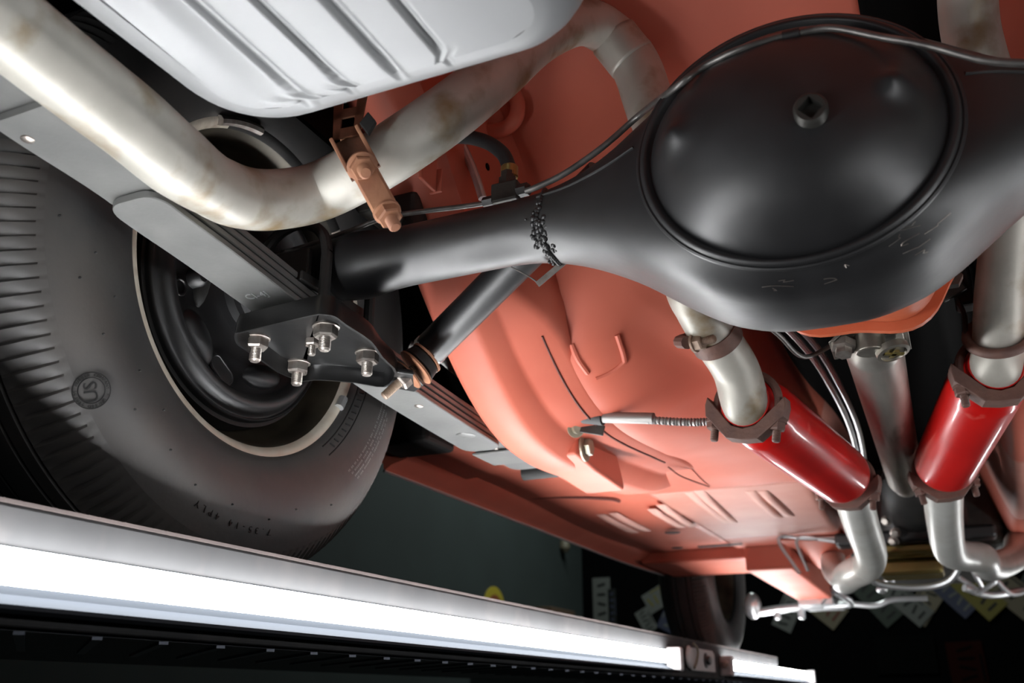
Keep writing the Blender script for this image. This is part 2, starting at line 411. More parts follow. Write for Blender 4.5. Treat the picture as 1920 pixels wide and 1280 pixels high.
def in_tunnel(f):
    c = sum((fm.v[i] for i in f), V((0, 0, 0))) / 4
    return (c.y > 1.04 and -.108 < c.x < .148) or (c.y > .91 and .07 < c.x < .165)
def in_rib_panel(f):
    c = sum((fm.v[i] for i in f), V((0, 0, 0))) / 4
    return 1.90 < c.y < 2.56 and not in_tunnel(f)
tun = MB(); tun.v = fm.v; tun.f = [f for f in fm.f if in_tunnel(f)]
pan = MB(); pan.v = fm.v; pan.f = [f for f in fm.f if not in_tunnel(f) and not in_rib_panel(f)]
rp = MB(); rp.v = fm.v; rp.f = [f for f in fm.f if in_rib_panel(f)]
rp.build('ribbed_floor_panel', 'primer_dusty', body, 60, thick=.002)
pan.build('floor_pan', 'primer', body, 60, thick=.002)
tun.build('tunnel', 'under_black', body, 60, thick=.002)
for s in (-1, 1):
    MB().grid(10, 40, lambda u, v: V((s*lerp(.475, .80, u), lerp(1.44, 3.05, v), .410 + .004*math.sin(v*9) - .012*u))).build('outer_floor', 'primer', body, 60, thick=.002)
# frame rails with kick-up over the axle
def rail(s):
    rings = []
    for i in range(90):
        y = lerp(-.15, 1.85, i/89); zb = sinterp(RB, y); top = max(zb + .09, floor_z(s*.40, y) + .01)
        f = sstep(.94, 1.05, y)
        L = [(.475, top), (.476, zb + .012), (.473, zb + .003), (.466, zb), (.424, zb), (.414, zb + .004), (.398, zb + .030), (.392, zb + .036),
             (lerp(.392, .335, f), zb + lerp(.04, .038, f)), (lerp(.390, .325, f), zb + lerp(.06, .050, f)), (lerp(.390, .325, f), top)]
        rings.append([V((s*x, y, z)) for x, z in L])
    return MB().loft(rings).build('frame_rail', 'primer', body, 50)
rail(-1); rail(1)
# seam sealer lines on the rail flange and floor
MB().tube([(-.352, y, rz(y) + .0365) for y in [1.03 + .036*i for i in range(16)]], .0014, 6, 2).build('seam_line', 'seam', body)
MB().tube([(-.36, 1.62, .385), (-.352, 1.66, .378), (-.35, 1.75, .385), (-.345, 1.86, .395)], .0014, 6, 3).build('seam_line', 'seam', body)
MB().tube([(-.42, .60, .822), (-.2, .615, .8225), (.1, .62, .8225), (.35, .615, .822)], .0016, 6, 3).build('seam_line', 'seam', body)
MB().tube([(-.40, .835, .812), (-.30, .86, .806), (-.2, .84, .811), (.0, .80, .815), (.2, .80, .815)], .0016, 6, 3).build('seam_line', 'seam', body)
# drain emboss on the seat riser
def fz(x, y, d=.001): return V((x, y, floor_z(x, y) - d))
MB().tube([fz(-.325, 1.062), fz(-.322, 1.075), fz(-.318, 1.10)], .004, 8, 3).build('emboss', 'primer', body)
MB().tube([fz(-.312, 1.115), fz(-.295, 1.118), fz(-.277, 1.118), fz(-.272, 1.112), fz(-.270, 1.08)], .004, 8, 3).build('emboss', 'primer', body)
# outer sills and floor stampings
for s in (-1, 1):
    rings = []
    for i in range(30):
        y = lerp(1.38, 3.42, i/29); b = .004*math.sin(i*.2)
        L = [(.74, .402), (.755, .388), (.785, .380), (.797, .372), (.800, .3725), (.802, .384), (.835, .40), (.845, .50), (.74, .50)]
        rings.append([V((s*(x + b), y, z + .012*sstep(2.6, 3.4, y))) for x, z in L])
    MB().loft(rings).build('sill', 'primer', body, 30)
    e = MB().tube([(s*.7995, lerp(1.38, 3.42, i/12), .371 + .012*sstep(2.6, 3.4, lerp(1.38, 3.42, i/12))) for i in range(13)], .003, 6, 2).build('sill_edge', 'silver', body)
for i in range(0, 16, 2):
    p, q = V(G['ribs'][i]), V(G['ribs'][i+1])
    for s in (1, -1):
        a = V((s*p.x, p.y - .02, .398)); b = V((s*q.x, q.y + .03, .398))
        rings = []
        for k in range(9):
            c = a.lerp(b, k/8); h = .007*math.sin(math.pi*min(1, max(.0, (k/8)*4, 0) if k < 2 else 1 if k < 7 else (8-k)/8*4)/2) + .0005
            rings.append([c + V((.011*math.cos(math.pi*j/6 + math.pi), 0, -h*math.sin(math.pi*j/6))) for j in range(7)])
        MB().loft(rings).build('floor_rib', 'rib_dust', body, 60)
MB().lathe((-.56, 2.36, .3935), (0, 0, -1), [(0, .020), (.002, .018), (.0025, 0)], 20).build('drain_hole', 'primer_shadow', body)
MB().lathe((-.62, 2.62, .3935), (0, 0, -1), [(0, .016), (.002, .014), (.0025, 0)], 20).build('drain_hole', 'primer_shadow', body)
MB().box((-.50, 2.62, .3925), (.12, .014, .004)).build('drain_slot', 'primer_shadow', body, 0)
MB().tube([(-.74, 1.86, .405), (-.66, 1.88, .404), (-.58, 1.93, .402), (-.565, 1.96, .401)], .003, 6, 4).build('seam_line', 'seam', body)
# front cross sill, boxed front rails
for s in (-1, 1):
    MB().box((s*.565, 2.93, .392), (.41, .34, .04)).build('front_cross_sill', 'primer', body, 0, bevel=.008)
    P = [(s*.46, 2.74, .335), (s*.33, 2.74, .335), (s*.30, 3.35, .30), (s*.41, 3.35, .30)]
    MB().prism(P, (0, 0, .10)).build('front_rail', 'primer', body, 0, bevel=.006)
    MB().prism([(s*.41, 3.30, .285), (s*.30, 3.30, .285), (s*.29, 3.55, .285), (s*.41, 3.55, .285)], (0, 0, .03)).build('rail_end', 'silver', body, 0, bevel=.003)
MB().grid(30, 10, lambda u, v: V((lerp(-.34, -.14, u), lerp(2.60, 2.95, v), .395 - .05*math.sin(math.pi*u)*v))).build('toe_board', 'primer', body, 60, thick=.002)
# black wheel housings
for s in (-1, 1):
    MB().box((s*.487, .58, .80), (.006, 1.56, .44)).build('wheel_house_panel', 'under_black', body, 0)
    MB().box((s*.67, .58, .985), (.37, 1.7, .01)).build('wheel_house_roof', 'under_black', body, 0)
    MB().box((s*.855, .62, .72), (.008, 1.66, .54)).build('fender_skin', 'under_black', body, 0)
    MB().box((s*.66, 1.43, .70), (.36, .01, .58)).build('wheel_house_front', 'under_black', body, 0)
    MB().box((s*.72, 1.34, .425), (.11, .10, .07)).build('splash_rubber', 'black_rough', body, 0, bevel=.008)
    MB().prism([(s*.60, 1.40, .405), (s*.775, 1.36, .392), (s*.775, 1.60, .392), (s*.60, 1.60, .405)], (0, 0, .02)).build('torque_box', 'primer', body, 0, bevel=.004)
# spring eye bracket on the left rail: square patch plate with the eye bolt
for s in (-1, 1):
    MB().prism([(s*.394, y, z) for y, z in ((1.255, .330), (1.265, .374), (1.315, .395), (1.375, .397), (1.432, .381), (1.46, .346), (1.475, .318), (1.34, .3225))], (s*.07, 0, 0)).build('spring_hanger_box', 'primer', body, 30, bevel=.006)
MB().lathe((-.394, 1.283, .346), (1, 0, 0), [(0, .0205), (.003, .0205), (.0042, .0155), (.004, .012)], 28).build('eye_bolt_washer', 'zinc', body)
MB().lathe((-.391, 1.283, .346), (1, 0, 0), [(0, .013), (.009, .013), (.010, .011)], 6).build('eye_bolt', 'zinc', body, 20)
# fuel door strap piece, tabs and the looped stamping above the axle
MB().tube(G['hoop'], .010, 12, 4).build('looped_stamping', 'primer', body)
MB().box((-.402, .818, .572), (.005, .035, .055)).build('bracket_tab', 'primer', body, 0, bevel=.002)
MB().box((-.402, .838, .560), (.016, .004, .030)).build('bracket_tab', 'primer', body, 0, bevel=.001)
MB().lathe((-.3885, .944, .634), (1, 0, 0), [(-.002, .0052), (.0006, .0050), (.0007, 0)], 16).build('hole', 'under_black', body)
for s in (-1, 1):
    MB().box((s*.450, .862, .533), (.040, .046, .050)).build('bump_stop', 'black_rough', body, 0, bevel=.006)
    MB().prism([(s*.490, .79, .532), (s*.446, .79, .532), (s*.442, .79, .520), (s*.452, .79, .512), (s*.474, .79, .512)], (0, .05, 0)).build('bump_stop_cup', 'cast_dark', body, 0, bevel=.002)

# front axle bits and engine far ahead
eng = thing('engine_underside', (0, 2.6, .25), 'dark greasy gearbox and engine underside between the two front pipes', 'engine')
MB().lathe((.012, 2.03, .42), (0, 1, 0), [(0, .03), (.02, .045), (.10, .055), (.22, .065), (.36, .075), (.45, .09), (.50, .11)], 24).build('gearbox_case', 'black_rough', eng)
MB().box((0, 2.36, .345), (.34, .06, .03)).build('cross_member', 'black', eng, 0, bevel=.008)
rn = random.Random(11)
for k in range(9):
    x = .012 + rn.uniform(-.075, .075); z = .345 + rn.uniform(-.01, .05)
    MB().lathe((x, 2.30 + .06*rn.random(), z), (rn.uniform(-.3, .3), -1, -.3), [(0, .012), (.012, .012), (.014, .007), (.024, .007)], 8).build('case_bolt', 'bolt', eng)
MB().box((-.020, 2.50, .289), (.140, .12, .036)).build('oil_pan', 'brass', eng, 0, bevel=.008)
MB().box((-.020, 2.40, .322), (.120, .07, .022)).build('bell_cover', 'brass', eng, 0, bevel=.006)
MB().box((-.020, 2.50, .310), (.165, .15, .006)).build('pan_gasket_rim', 'brass', eng, 0, bevel=.002)
MB().box((0, 3.25, .58), (.42, .9, .42)).build('engine_block', 'cast_dark', eng, 0, bevel=.03)
MB().tube([(-.125, 2.50, .290), (-.10, 2.51, .262), (-.04, 2.52, .250), (.02, 2.52, .250), (.06, 2.51, .262), (.085, 2.50, .290)], .008, 10, 4).build('support_bar', 'silver', eng)

# ================================================================== wheels
AY, AZ = .776, .437
def tyre_mesh(xin, s, cy, cz, lugs=True):
    # s=-1: inner face looks to +X. profile in (offset from inner bulge, radius)
    prof = [(.034,.184),(.022,.190),(.014,.199),(.0085,.212),(.0035,.230),(0,.252),(.002,.268),(.007,.283),(.014,.295)]
    n = 160; mb = MB(); rings = []
    for d, r in prof:
        rings.append([V((xin + s*d, cy + r*math.cos(2*math.pi*j/n), cz + r*math.sin(2*math.pi*j/n))) for j in range(n)])
    mb.loft(rings, cap=False)
    return mb
def tread_mesh(xin, s, cy, cz, wd=.186):
    mb = MB(); N = 156; K = 6; n = N*K
    half = [(.014,.295,0),(.018,.3005,.18),(.024,.307,.45),(.032,.3145,.8),(.042,.3215,1),(.050,.3255,.95),(.056,.3275,.1),(.0565,.3225,0),(.060,.3225,0),(.0605,.3285,0),(.074,.3295,0),(.0745,.3245,0),(.078,.3245,0),(.0785,.3300,0),(wd/2,.3305,0)]
    prof = half + [(wd - d, r, g) for d, r, g in reversed(half[:-1])]
    saw = [0, -.0005, -.0012, -.0022, -.0034, -.0050]
    rings = []
    for d, r, g in prof:
        ring = []
        for j in range(n):
            a = 2*math.pi*(j/K + (0 if d < wd/2 else .5))/N; R = r + g*saw[j % K]
            ring.append(V((xin + s*(d + .35*g*-saw[j % K]), cy + R*math.cos(a), cz + R*math.sin(a))))
        rings.append(ring)
    mb.loft(rings, cap=False); return mb
def side_pt(xin, s, cy, cz, r, ang, lift=.0):
    prof = [(.184,.034),(.190,.022),(.199,.014),(.212,.0085),(.230,.0035),(.252,0),(.268,.002),(.283,.007),(.295,.014)]
    d = interp(prof, r)
    return V((xin + s*(d - lift), cy + r*math.cos(ang), cz + r*math.sin(ang)))
def wheel(xin, s, cy, cz, label, near=True):
    t = thing('wheel', (xin + s*.093, cy, cz - .3305), label, 'wheel', 'wheels')
    ty = tyre_mesh(xin, s, cy, cz).build('tyre_sidewall', 'rubber', t, 60)
    tread_mesh(xin, s, cy, cz).build('tyre_tread', 'rubber', t, 25)
    tyre_mesh(xin + s*.186, -s, cy, cz).build('outer_sidewall', 'rubber', t, 60)
    xr = xin + s*.021
    fl = [(.006,.1815),(.001,.185),(-.0015,.190),(-.001,.1945),(.0015,.196),(.0045,.1945),(.0035,.190),(.006,.1865),(.012,.1835)]
    MB().loft([[V((xr + s*d, cy + r*math.cos(2*math.pi*j/128), cz + r*math.sin(2*math.pi*j/128))) for j in range(41, 129 + 16)] for d, r in fl], cap=False, closed=False).build('rim_flange', 'rim_cream' if near else 'rubber_shade', t, 40)  # far wheels: shade on the inner side put into the flange colour
    MB().loft([[V((xr + s*d, cy + r*math.cos(2*math.pi*j/128), cz + r*math.sin(2*math.pi*j/128))) for j in range(16, 42)] for d, r in fl], cap=False, closed=False).build('rim_flange_upper', 'black_rough', t, 40)  # upper arc of the flange, in a darker material
    ba = [(.006,.1815),(.012,.178),(.030,.174),(.040,.170),(.052,.160),(.066,.156),(.085,.156),(.092,.150),(.094,.12),(.088,.06),(.088,.02)]
    MB().loft([[V((xr + s*d, cy + r*math.cos(2*math.pi*j/96), cz + r*math.sin(2*math.pi*j/96))) for j in range(96)] for d, r in ba], cap=False).build('rim_barrel', 'rim_inner', t, 40)
    if near:
        # lead weight at the top of the rim and one at the lower right
        for a0, a1, m in ((100, 122, 'bolt'), (-32, -27, 'silver')):
            MB().tube([(xr - s*.002, cy + .188*math.cos(math.radians(lerp(a0, a1, k/6))), cz + .188*math.sin(math.radians(lerp(a0, a1, k/6)))) for k in range(7)], .006, 8, 2).build('wheel_weight', m, t)
        lettering(t, xin, s, cy, cz)
    return t
MR, MA1 = .2745, 276
def lettering(t, xin, s, cy, cz):
    P = lambda r, a, l=.0002: side_pt(xin, s, cy, cz, r, a, l)
    # round emblem, left of the rim
    ec = P(.0, 0); r0, a0 = .2905, math.radians(220.8)
    r0 = .288
    c = P(r0, a0, .0011); rad = V((0, math.cos(a0), math.sin(a0))); tng = V((0, -math.sin(a0), math.cos(a0)))
    slope = (P(r0+.006, a0) - P(r0-.006, a0)).normalized(); nrm = slope.cross(tng).normalized()
    if nrm.x < 0: nrm = -nrm
    up = (V((0, 0, 1)) - nrm*nrm.z).normalized(); rt = up.cross(nrm).normalized()
    e = MB()
    for R in (.0158, .0112): e.torus(c, nrm, R, .00048, 64, 6)
    txt = 'UNITED STATES RUBBER COMPANY * '
    for i, ch in enumerate(txt):
        A = math.radians(-95 - i*360/len(txt) + 180 + 250); d = rt*math.cos(A) + up*math.sin(A)
        if ch != ' ': put_text(e, ch, .0039, .0003, c + d*.0136, d.cross(nrm), d)
    B = math.radians(112)
    ux = rt*math.cos(B-math.pi/2) + up*math.sin(B-math.pi/2); uy = rt*math.cos(B) + up*math.sin(B)
    put_text(e, 'S', .0165, .0003, c + up*.0040 - rt*.0015, up - rt*.35, rt*-1)
    put_text(e, 'U', .0165, .0003, c - up*.0048 + rt*.0015, up - rt*.35, rt*-1)
    e.build('round_emblem', 'rubber_shade', t, 30)  # relief shading of the raised emblem put into its dark tone
    # vent nibs
    nb = MB()
    for a, r in ((196,.255),(205,.238),(212,.262),(190,.285),(201,.272),(222,.236),(228,.262),(240,.255),(250,.262),(262,.258),(275,.262),(285,.252),(300,.262),(233,.232)):
        p = P(r, math.radians(a), 0); nb.lathe(p, (1, 0, 0), [(-.001, .0012), (.0014, .0010), (.0022, .0004)], 6)
    nb.build('vent_nibs', 'rubber_shade', t)['kind'] = 'stuff'
    # printed lines low on the right of the sidewall: fine illegible rows
    pr = MB(); rnd = random.Random(3)
    for row, r in enumerate((.243, .2485, .254, .2595)):
        a = -48.0 + row*.8
        while a < -17 - row*1.5:
            da = rnd.uniform(.25, .55); q = [P(r - .0012, math.radians(a), .0003), P(r - .0012, math.radians(a+da), .0003), P(r + .0012, math.radians(a+da), .0003), P(r + .0012, math.radians(a), .0003)]
            pr.add(q, [(0, 1, 2, 3)]); a += da + rnd.choice((.25, .25, .3, .9))
    pr.build('printed_rows', 'rubber_print', t, 0)['kind'] = 'stuff'
    # moulded band by the rim and raised size marking at the foot of the tyre
    bd = MB()
    for r in (.2005, .2125):
        bd.tube([P(r, math.radians(a), .0002) for a in range(-52, -14, 2)], .0008, 6, 1)
    for k, a in enumerate(range(-48, -18, 3)):
        put = [P(.2035, math.radians(a), .0004), P(.2095, math.radians(a+.6), .0004)]
        bd.tube(put, .0009, 6, 1)
    bd.build('moulded_band', 'rubber_shade', t)
    mk = MB()
    for i, ch in enumerate('7.35-14 4PLY'):
        a = math.radians(MA1 - i*2.1); d = V((0, math.cos(a), math.sin(a))); tg = V((0, -math.sin(a), math.cos(a)))
        if ch != ' ': put_text(mk, ch, .010, .0004, P(MR, a, .0006), -tg, d)
    mk.build('size_marking', 'rubber_shade', t)
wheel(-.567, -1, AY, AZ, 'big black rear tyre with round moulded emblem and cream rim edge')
wheel(.567, 1, AY, AZ, 'black rear tyre on the right side of the car', near=False)
wheel(-.65, -1, 3.42, AZ, 'distant dark front tyre beyond the end of the sill', near=False)
wheel(.65, 1, 3.42, AZ, 'distant dark front tyre on the right side', near=False)

# ================================================================== rear axle
ax = thing('rear_axle', (0, AY, .30), 'satin black rear axle housing with domed banjo centre and tube arms', 'axle')
HH = [(0,.121),(.04,.119),(.08,.107),(.11,.090),(.135,.074),(.16,.059),(.19,.047),(.22,.039),(.26,.0335),(.30,.032),(.60,.032)]
HD = [(0,.080),(.10,.078),(.14,.070),(.18,.055),(.22,.042),(.26,.034),(.30,.032),(.60,.032)]
CXD = .008
rings = []
xs = [-.585, -.50, -.478, -.47, -.455, -.44, -.42, -.40] + [-.38 + .02*i for i in range(4)] + [-.30 + .01*i for i in range(62)] + [.34, .40, .46, .50, .585]
for x in xs:
    d = abs(x - CXD); h = sinterp(HH, d); dp = sinterp(HD, d)
    e = lerp(4.2, 2.0, sstep(.08, .26, d))
    fl = .005*(1 - sstep(0, .05, abs(abs(x) - .455)) )
    h += fl; dp += fl
    ring = []
    for j in range(48):
        a = 2*math.pi*j/48; c, s_ = math.cos(a), math.sin(a)
        ring.append(V((x, AY + lerp(.006, 0, sstep(.1, .25, d)) + dp*math.copysign(abs(c)**(2/e), c), AZ - .011*(1 - sstep(.1, .3, d)) + h*math.copysign(abs(s_)**(2/e), s_))))
    rings.append(ring)
MB().loft(rings).build('banjo_housing', 'black_satin', ax, 60)
dc = V((CXD, .7035, .4265))
DP = [(0,.1275),(.004,.1275),(.008,.1262),(.0095,.1235),(.0085,.1205),(.005,.1190),(.0045,.1175),(.0075,.1160),(.014,.111),(.022,.104),(.031,.094),(.040,.080),(.047,.063),(.0525,.042),(.0555,.020),(.056,0)]
dprof = DP[:8]
for (t0, r0_), (t1, r1_) in zip(DP[7:], DP[8:]):
    dprof += [(lerp(t0, t1, k/4), lerp(r0_, r1_, k/4)) for k in range(1, 5)]
DT = [(r, t) for t, r in reversed(DP[7:])]
dprof = dprof[:8] + [(sinterp(DT, r), r) for t, r in dprof[8:]]
dm = MB().lathe(dc, (0, -1, -.03), dprof, 128)
for p in dm.v:
    for (x, z, r) in ((.0925, .434, .0115), (-.083, .434, .0130)):
        p.y -= .0105*math.exp(-((p.x - x)**2 + ((dc.z + (p.z - dc.z)*.875) - z)**2)/r**2)
SQ = .875
for p in dm.v: p.z = dc.z + (p.z - dc.z)*SQ
dm.build('dome_cover', 'black_satin', ax, 70)
wm = MB().torus(dc + V((0, -.004, 0)), (0, -1, -.03), .1285, .0022, 96, 8)
for p in wm.v: p.z = dc.z + (p.z - dc.z)*SQ
wm.build('weld_bead', 'black_satin', ax)
# fill plug with square socket
pc = V((.030, .652, .414)); pd = V((.06, -1, -.08)).normalized()
a_, u_, b_ = frame(pd)
mb = MB(); rings = []
K = 32
def circ(t, r): return [pc + pd*t + (u_*math.cos(2*math.pi*j/K) + b_*math.sin(2*math.pi*j/K))*r for j in range(K)]
def sq(t, h):
    out = []
    for j in range(K):
        A = 2*math.pi*j/K; c, s_ = math.cos(A + .8), math.sin(A + .8); k = h/max(abs(c), abs(s_))
        A2 = A + .0; out.append(pc + pd*t + (u_*math.cos(A2) + b_*math.sin(A2))*k)
    return out
mb.loft([circ(-.006, .0155), circ(.0, .0150), circ(.001, .0128)] + [circ(.0015 + .0012*i, .0128 - .0007*(i % 2)) for i in range(9)] + [circ(.0125, .0118), circ(.0132, .0108), sq(.0132, .0068), sq(.004, .0066)], cap=False)
mb.add(sq(.0045, .0066), [tuple(range(K))])
mb.build('fill_plug', 'cast_dark', ax, 30)
# weld drips where the tube meets the casting, and casting ridges
rnd = random.Random(5); wb = MB()
for k in range(60):
    a = 2*math.pi*k/60; wb.ell((-.233 + .003*math.sin(3*a), AY + .0365*math.cos(a), AZ - .002 + .0365*math.sin(a)), (.0025, .0032, .0032), 8, 6)
for k in range(110):
    a = rnd.gauss(-2.45, .42); x = -.233 + rnd.gauss(0, .0042); r = .0368 + rnd.uniform(-.0005, .001)
    wb.ell((x, AY + r*math.cos(a), AZ - .002 + r*math.sin(a)), [rnd.uniform(.0011, .0034)]*3, 8, 6)
wb.build('weld_spatter', 'black_satin', ax)['kind'] = 'stuff'
def hpt(x, deg, k=1.0):
    d = abs(x - CXD); h = sinterp(HH, d)*k; dp = sinterp(HD, d)*k; e = lerp(4.2, 2.0, sstep(.08, .26, d)); a = math.radians(deg); c, s_ = math.cos(a), math.sin(a)
    return V((x, AY + lerp(.006, 0, sstep(.1, .25, d)) + dp*math.copysign(abs(c)**(2/e), c), AZ - .011*(1 - sstep(.1, .3, d)) + h*math.copysign(abs(s_)**(2/e), s_)))
MB().tube([hpt(-.236, 150), hpt(-.205, 156), hpt(-.18, 160), hpt(-.15, 164), hpt(-.128, 166)], .0016, 8, 4).build('casting_ridge', 'black_satin', ax)
MB().tube([hpt(.142, 170), hpt(.165, 164), hpt(.19, 160), hpt(.22, 154), hpt(.30, 148), hpt(.40, 146)], .0016, 8, 4).build('casting_ridge', 'black_satin', ax)
rs = random.Random(21); sm = MB()
for k in range(16):
    x = rs.uniform(-.04, .10); dg = rs.uniform(212, 250); pts = []
    for q in range(4): pts.append(hpt(x, dg, 1.0)); x += rs.uniform(-.006, .012); dg += rs.uniform(-3, 3)
    sm.tube(pts, .00035, 5, 2)
sm.build('paint_scratches', 'bolt', ax)['kind'] = 'stuff'
for s in (-1, 1):
    sp = MB(); sp.box((s*.518, AY, .405), (.070, .13, .012)); sp.box((s*.518, AY-.04, .425), (.05, .008, .045)); sp.box((s*.518, AY+.04, .425), (.05, .008, .045))
    sp.build('spring_seat', 'black_rough', ax, 0, bevel=.002)
# wire tag hanging from the casting
MB().tube([(-.285, .79, .408), (-.268, .79, .396), (-.255, .792, .385)], .0008, 6, 4).build('tag_wire', 'line_steel', ax)
MB().bar((-.256, .79, .383), (-.222, .79, .405), .006, .0012, (0, 1, .3)).build('axle_tag', 'bolt', ax, 0)

# differential carrier, pinion nose (orange) and yoke
ca = thing('differential_carrier', (.03, .92, .33), 'orange painted differential carrier peeking below the black housing', 'differential carrier')
rings = []
for y, k in ((.855, 1.0), (.90, .98), (.925, .93), (.9255, 1.02), (.933, 1.02)):
    ring = []
    for j in range(72):
        a = 2*math.pi*j/72; R = (.105 + .006*math.cos(6*a + .6)) * k
        ring.append(V((.036 + R*math.cos(a), y, .437 + R*math.sin(a))))
    rings.append(ring)
MB().loft(rings).build('carrier_casting', 'carrier_orange', ca, 40)
MB().lathe((.03, .93, .415), (0, 1, -.05), [(0, .075), (.03, .06), (.06, .045), (.09, .04)], 32).build('pinion_nose', 'cast_dark', ca)
for a in (-125, -60, -35):
    A = math.radians(a); MB().lathe((.036 + .098*math.cos(A), .934, .437 + .098*math.sin(A)), (0, 1, 0), [(0, .010), (.010, .010), (.011, .006), (.018, .006)], 6).build('carrier_bolt', 'cast_dark', ca, 20)

ds = thing('drive_shaft', (.025, 1.5, .35), 'worn steel drive shaft with universal joint between the red mufflers', 'drive shaft')
p0, p1 = V((.031, 1.055, .372)), V((.012, 2.02, .395))
MB().lathe(p0, p1 - p0, [(0, .022), (.012, .028), (.02, .0315), (.03, .0315), (.88, .0315), (.90, .026), (.955, .024)], 40).build('shaft_tube', 'shaft', ds, 40)
yk = MB()
yk.box((.031, 1.005, .372), (.052, .06, .030)); yk.lathe((.0, 1.005, .372), (1, 0, 0), [(0, .014), (.002, .016), (.060, .016), (.062, .014)], 20)
yk.lathe((.031, 1.005, .338), (0, 0, 1), [(0, .014), (.002, .016), (.066, .016), (.068, .014)], 20)
yk.build('universal_joint', 'yoke', ds, 40, bevel=.002)
for s in (-1, 1):
    MB().prism([(.031 + s*.018, 1.06, .36), (.031 + s*.034, 1.03, .345), (.031 + s*.034, .985, .350), (.031 + s*.018, .985, .36), (.031 + s*.018, .985, .395), (.031 + s*.03, 1.06, .395)], (s*.006, 0, 0)).build('yoke_ear', 'yoke', ds, 40, bevel=.002)
MB().lathe((.052, 1.008, .3385), (.25, -.15, -1), [(-.004, .017), (.003, .017), (.004, .0135), (.002, .013), (.002, 0)], 24).build('bearing_cup', 'yoke', ds)
for k in range(4):
    A = k*math.pi/2 + .4; MB().bar((.0528, 1.0078, .335), (.0528 + .010*math.cos(A), 1.0078 + .010*math.sin(A), .335), .005, .002).build('cup_web', 'brass', ds, 0)
MB().lathe((.006, .998, .352), (-.1, -.25, -1), [(0, .013), (.008, .013), (.009, .009), (.016, .009), (.0165, .006)], 6).build('yoke_bolt', 'bolt', ds, 20)

# ================================================================== brakes
for s, lab in ((-1, 'black round brake backing plate inside the rear rim'), (1, 'black brake backing plate of the right rear wheel')):
    bk = thing('brake_backing_plate', (s*.605, AY, .29), lab, 'brake', 'brake backing plates')
    c = V((s*.612, AY, .432))
    MB().lathe(c, (-s, 0, 0), [(-.005,.147),(0,.1475),(.004,.1465),(.005,.1445),(.003,.1425),(.004,.1400),(.009,.1375),(.014,.1335),(.016,.1285),(.0145,.1230),(.009,.1180),(.005,.1150),(.005,.070),(.009,.060),(.014,.05),(.014,.04)], 96).build('plate', 'black', bk, 60)
    MB().lathe(c, (s, 0, 0), [(.004,.1405),(.004,.152),(.060,.152),(.064,.146),(.064,.05)], 72).build('brake_drum', 'black_rough', bk, 40)
    MB().lathe(c + V((-s*.012, 0, 0)), (-s, 0, 0), [(0,.052),(.012,.052),(.014,.046),(.030,.044)], 40).build('hub_flange', 'black', bk)
    if s < 0:
        X = c.x + .0056
        MB().tube([(X, AY + .10*math.cos(A), .432 + .10*math.sin(A)) for A in [0, .01]], .001, 6, 1)
        # oval inspection plug
        o = V((X, .745, .330)); d1 = V((0, .85, -.53)).normalized(); d2 = V((0, .53, .85))
        ring = [o + d1*(.010*math.copysign(1, math.cos(2*math.pi*j/32)) + .0085*math.cos(2*math.pi*j/32)) + d2*.0085*math.sin(2*math.pi*j/32) for j in range(32)]
        e = MB(); e.tube([q + V((.001, 0, 0)) for q in ring + [ring[0]]], .0017, 6, 1); e.prism(ring, (.0018, 0, 0)); e.build('inspection_plug', 'black', bk, 40)
        MB().torus((X, .672, .398), (1, 0, 0), .0085, .0014, 24, 6).build('stamped_ring', 'black', bk)
        R2 = Matrix.Rotation(math.radians(-25), 3, 'X')
        MB().ell((X - .006, .706, .354), (.016, .018, .034), 20, 12, Matrix.Rotation(math.radians(40), 3, 'X')).build('stamped_boss', 'black', bk, 70)
        MB().ell((X - .006, .812, .342), (.015, .036, .016), 20, 12, Matrix.Rotation(math.radians(15), 3, 'X')).build('stamped_boss', 'black', bk, 70)
        MB().lathe((X - .001, .69, .415), (1, 0, 0), [(0,.012),(.010,.010),(.014,.006)], 12).build('adjuster_boss', 'black', bk)
        MB().ell((X - .003, .70, .43), (.014, .012, .045), 16, 10).build('cylinder_boss', 'black_rough', bk, 70)

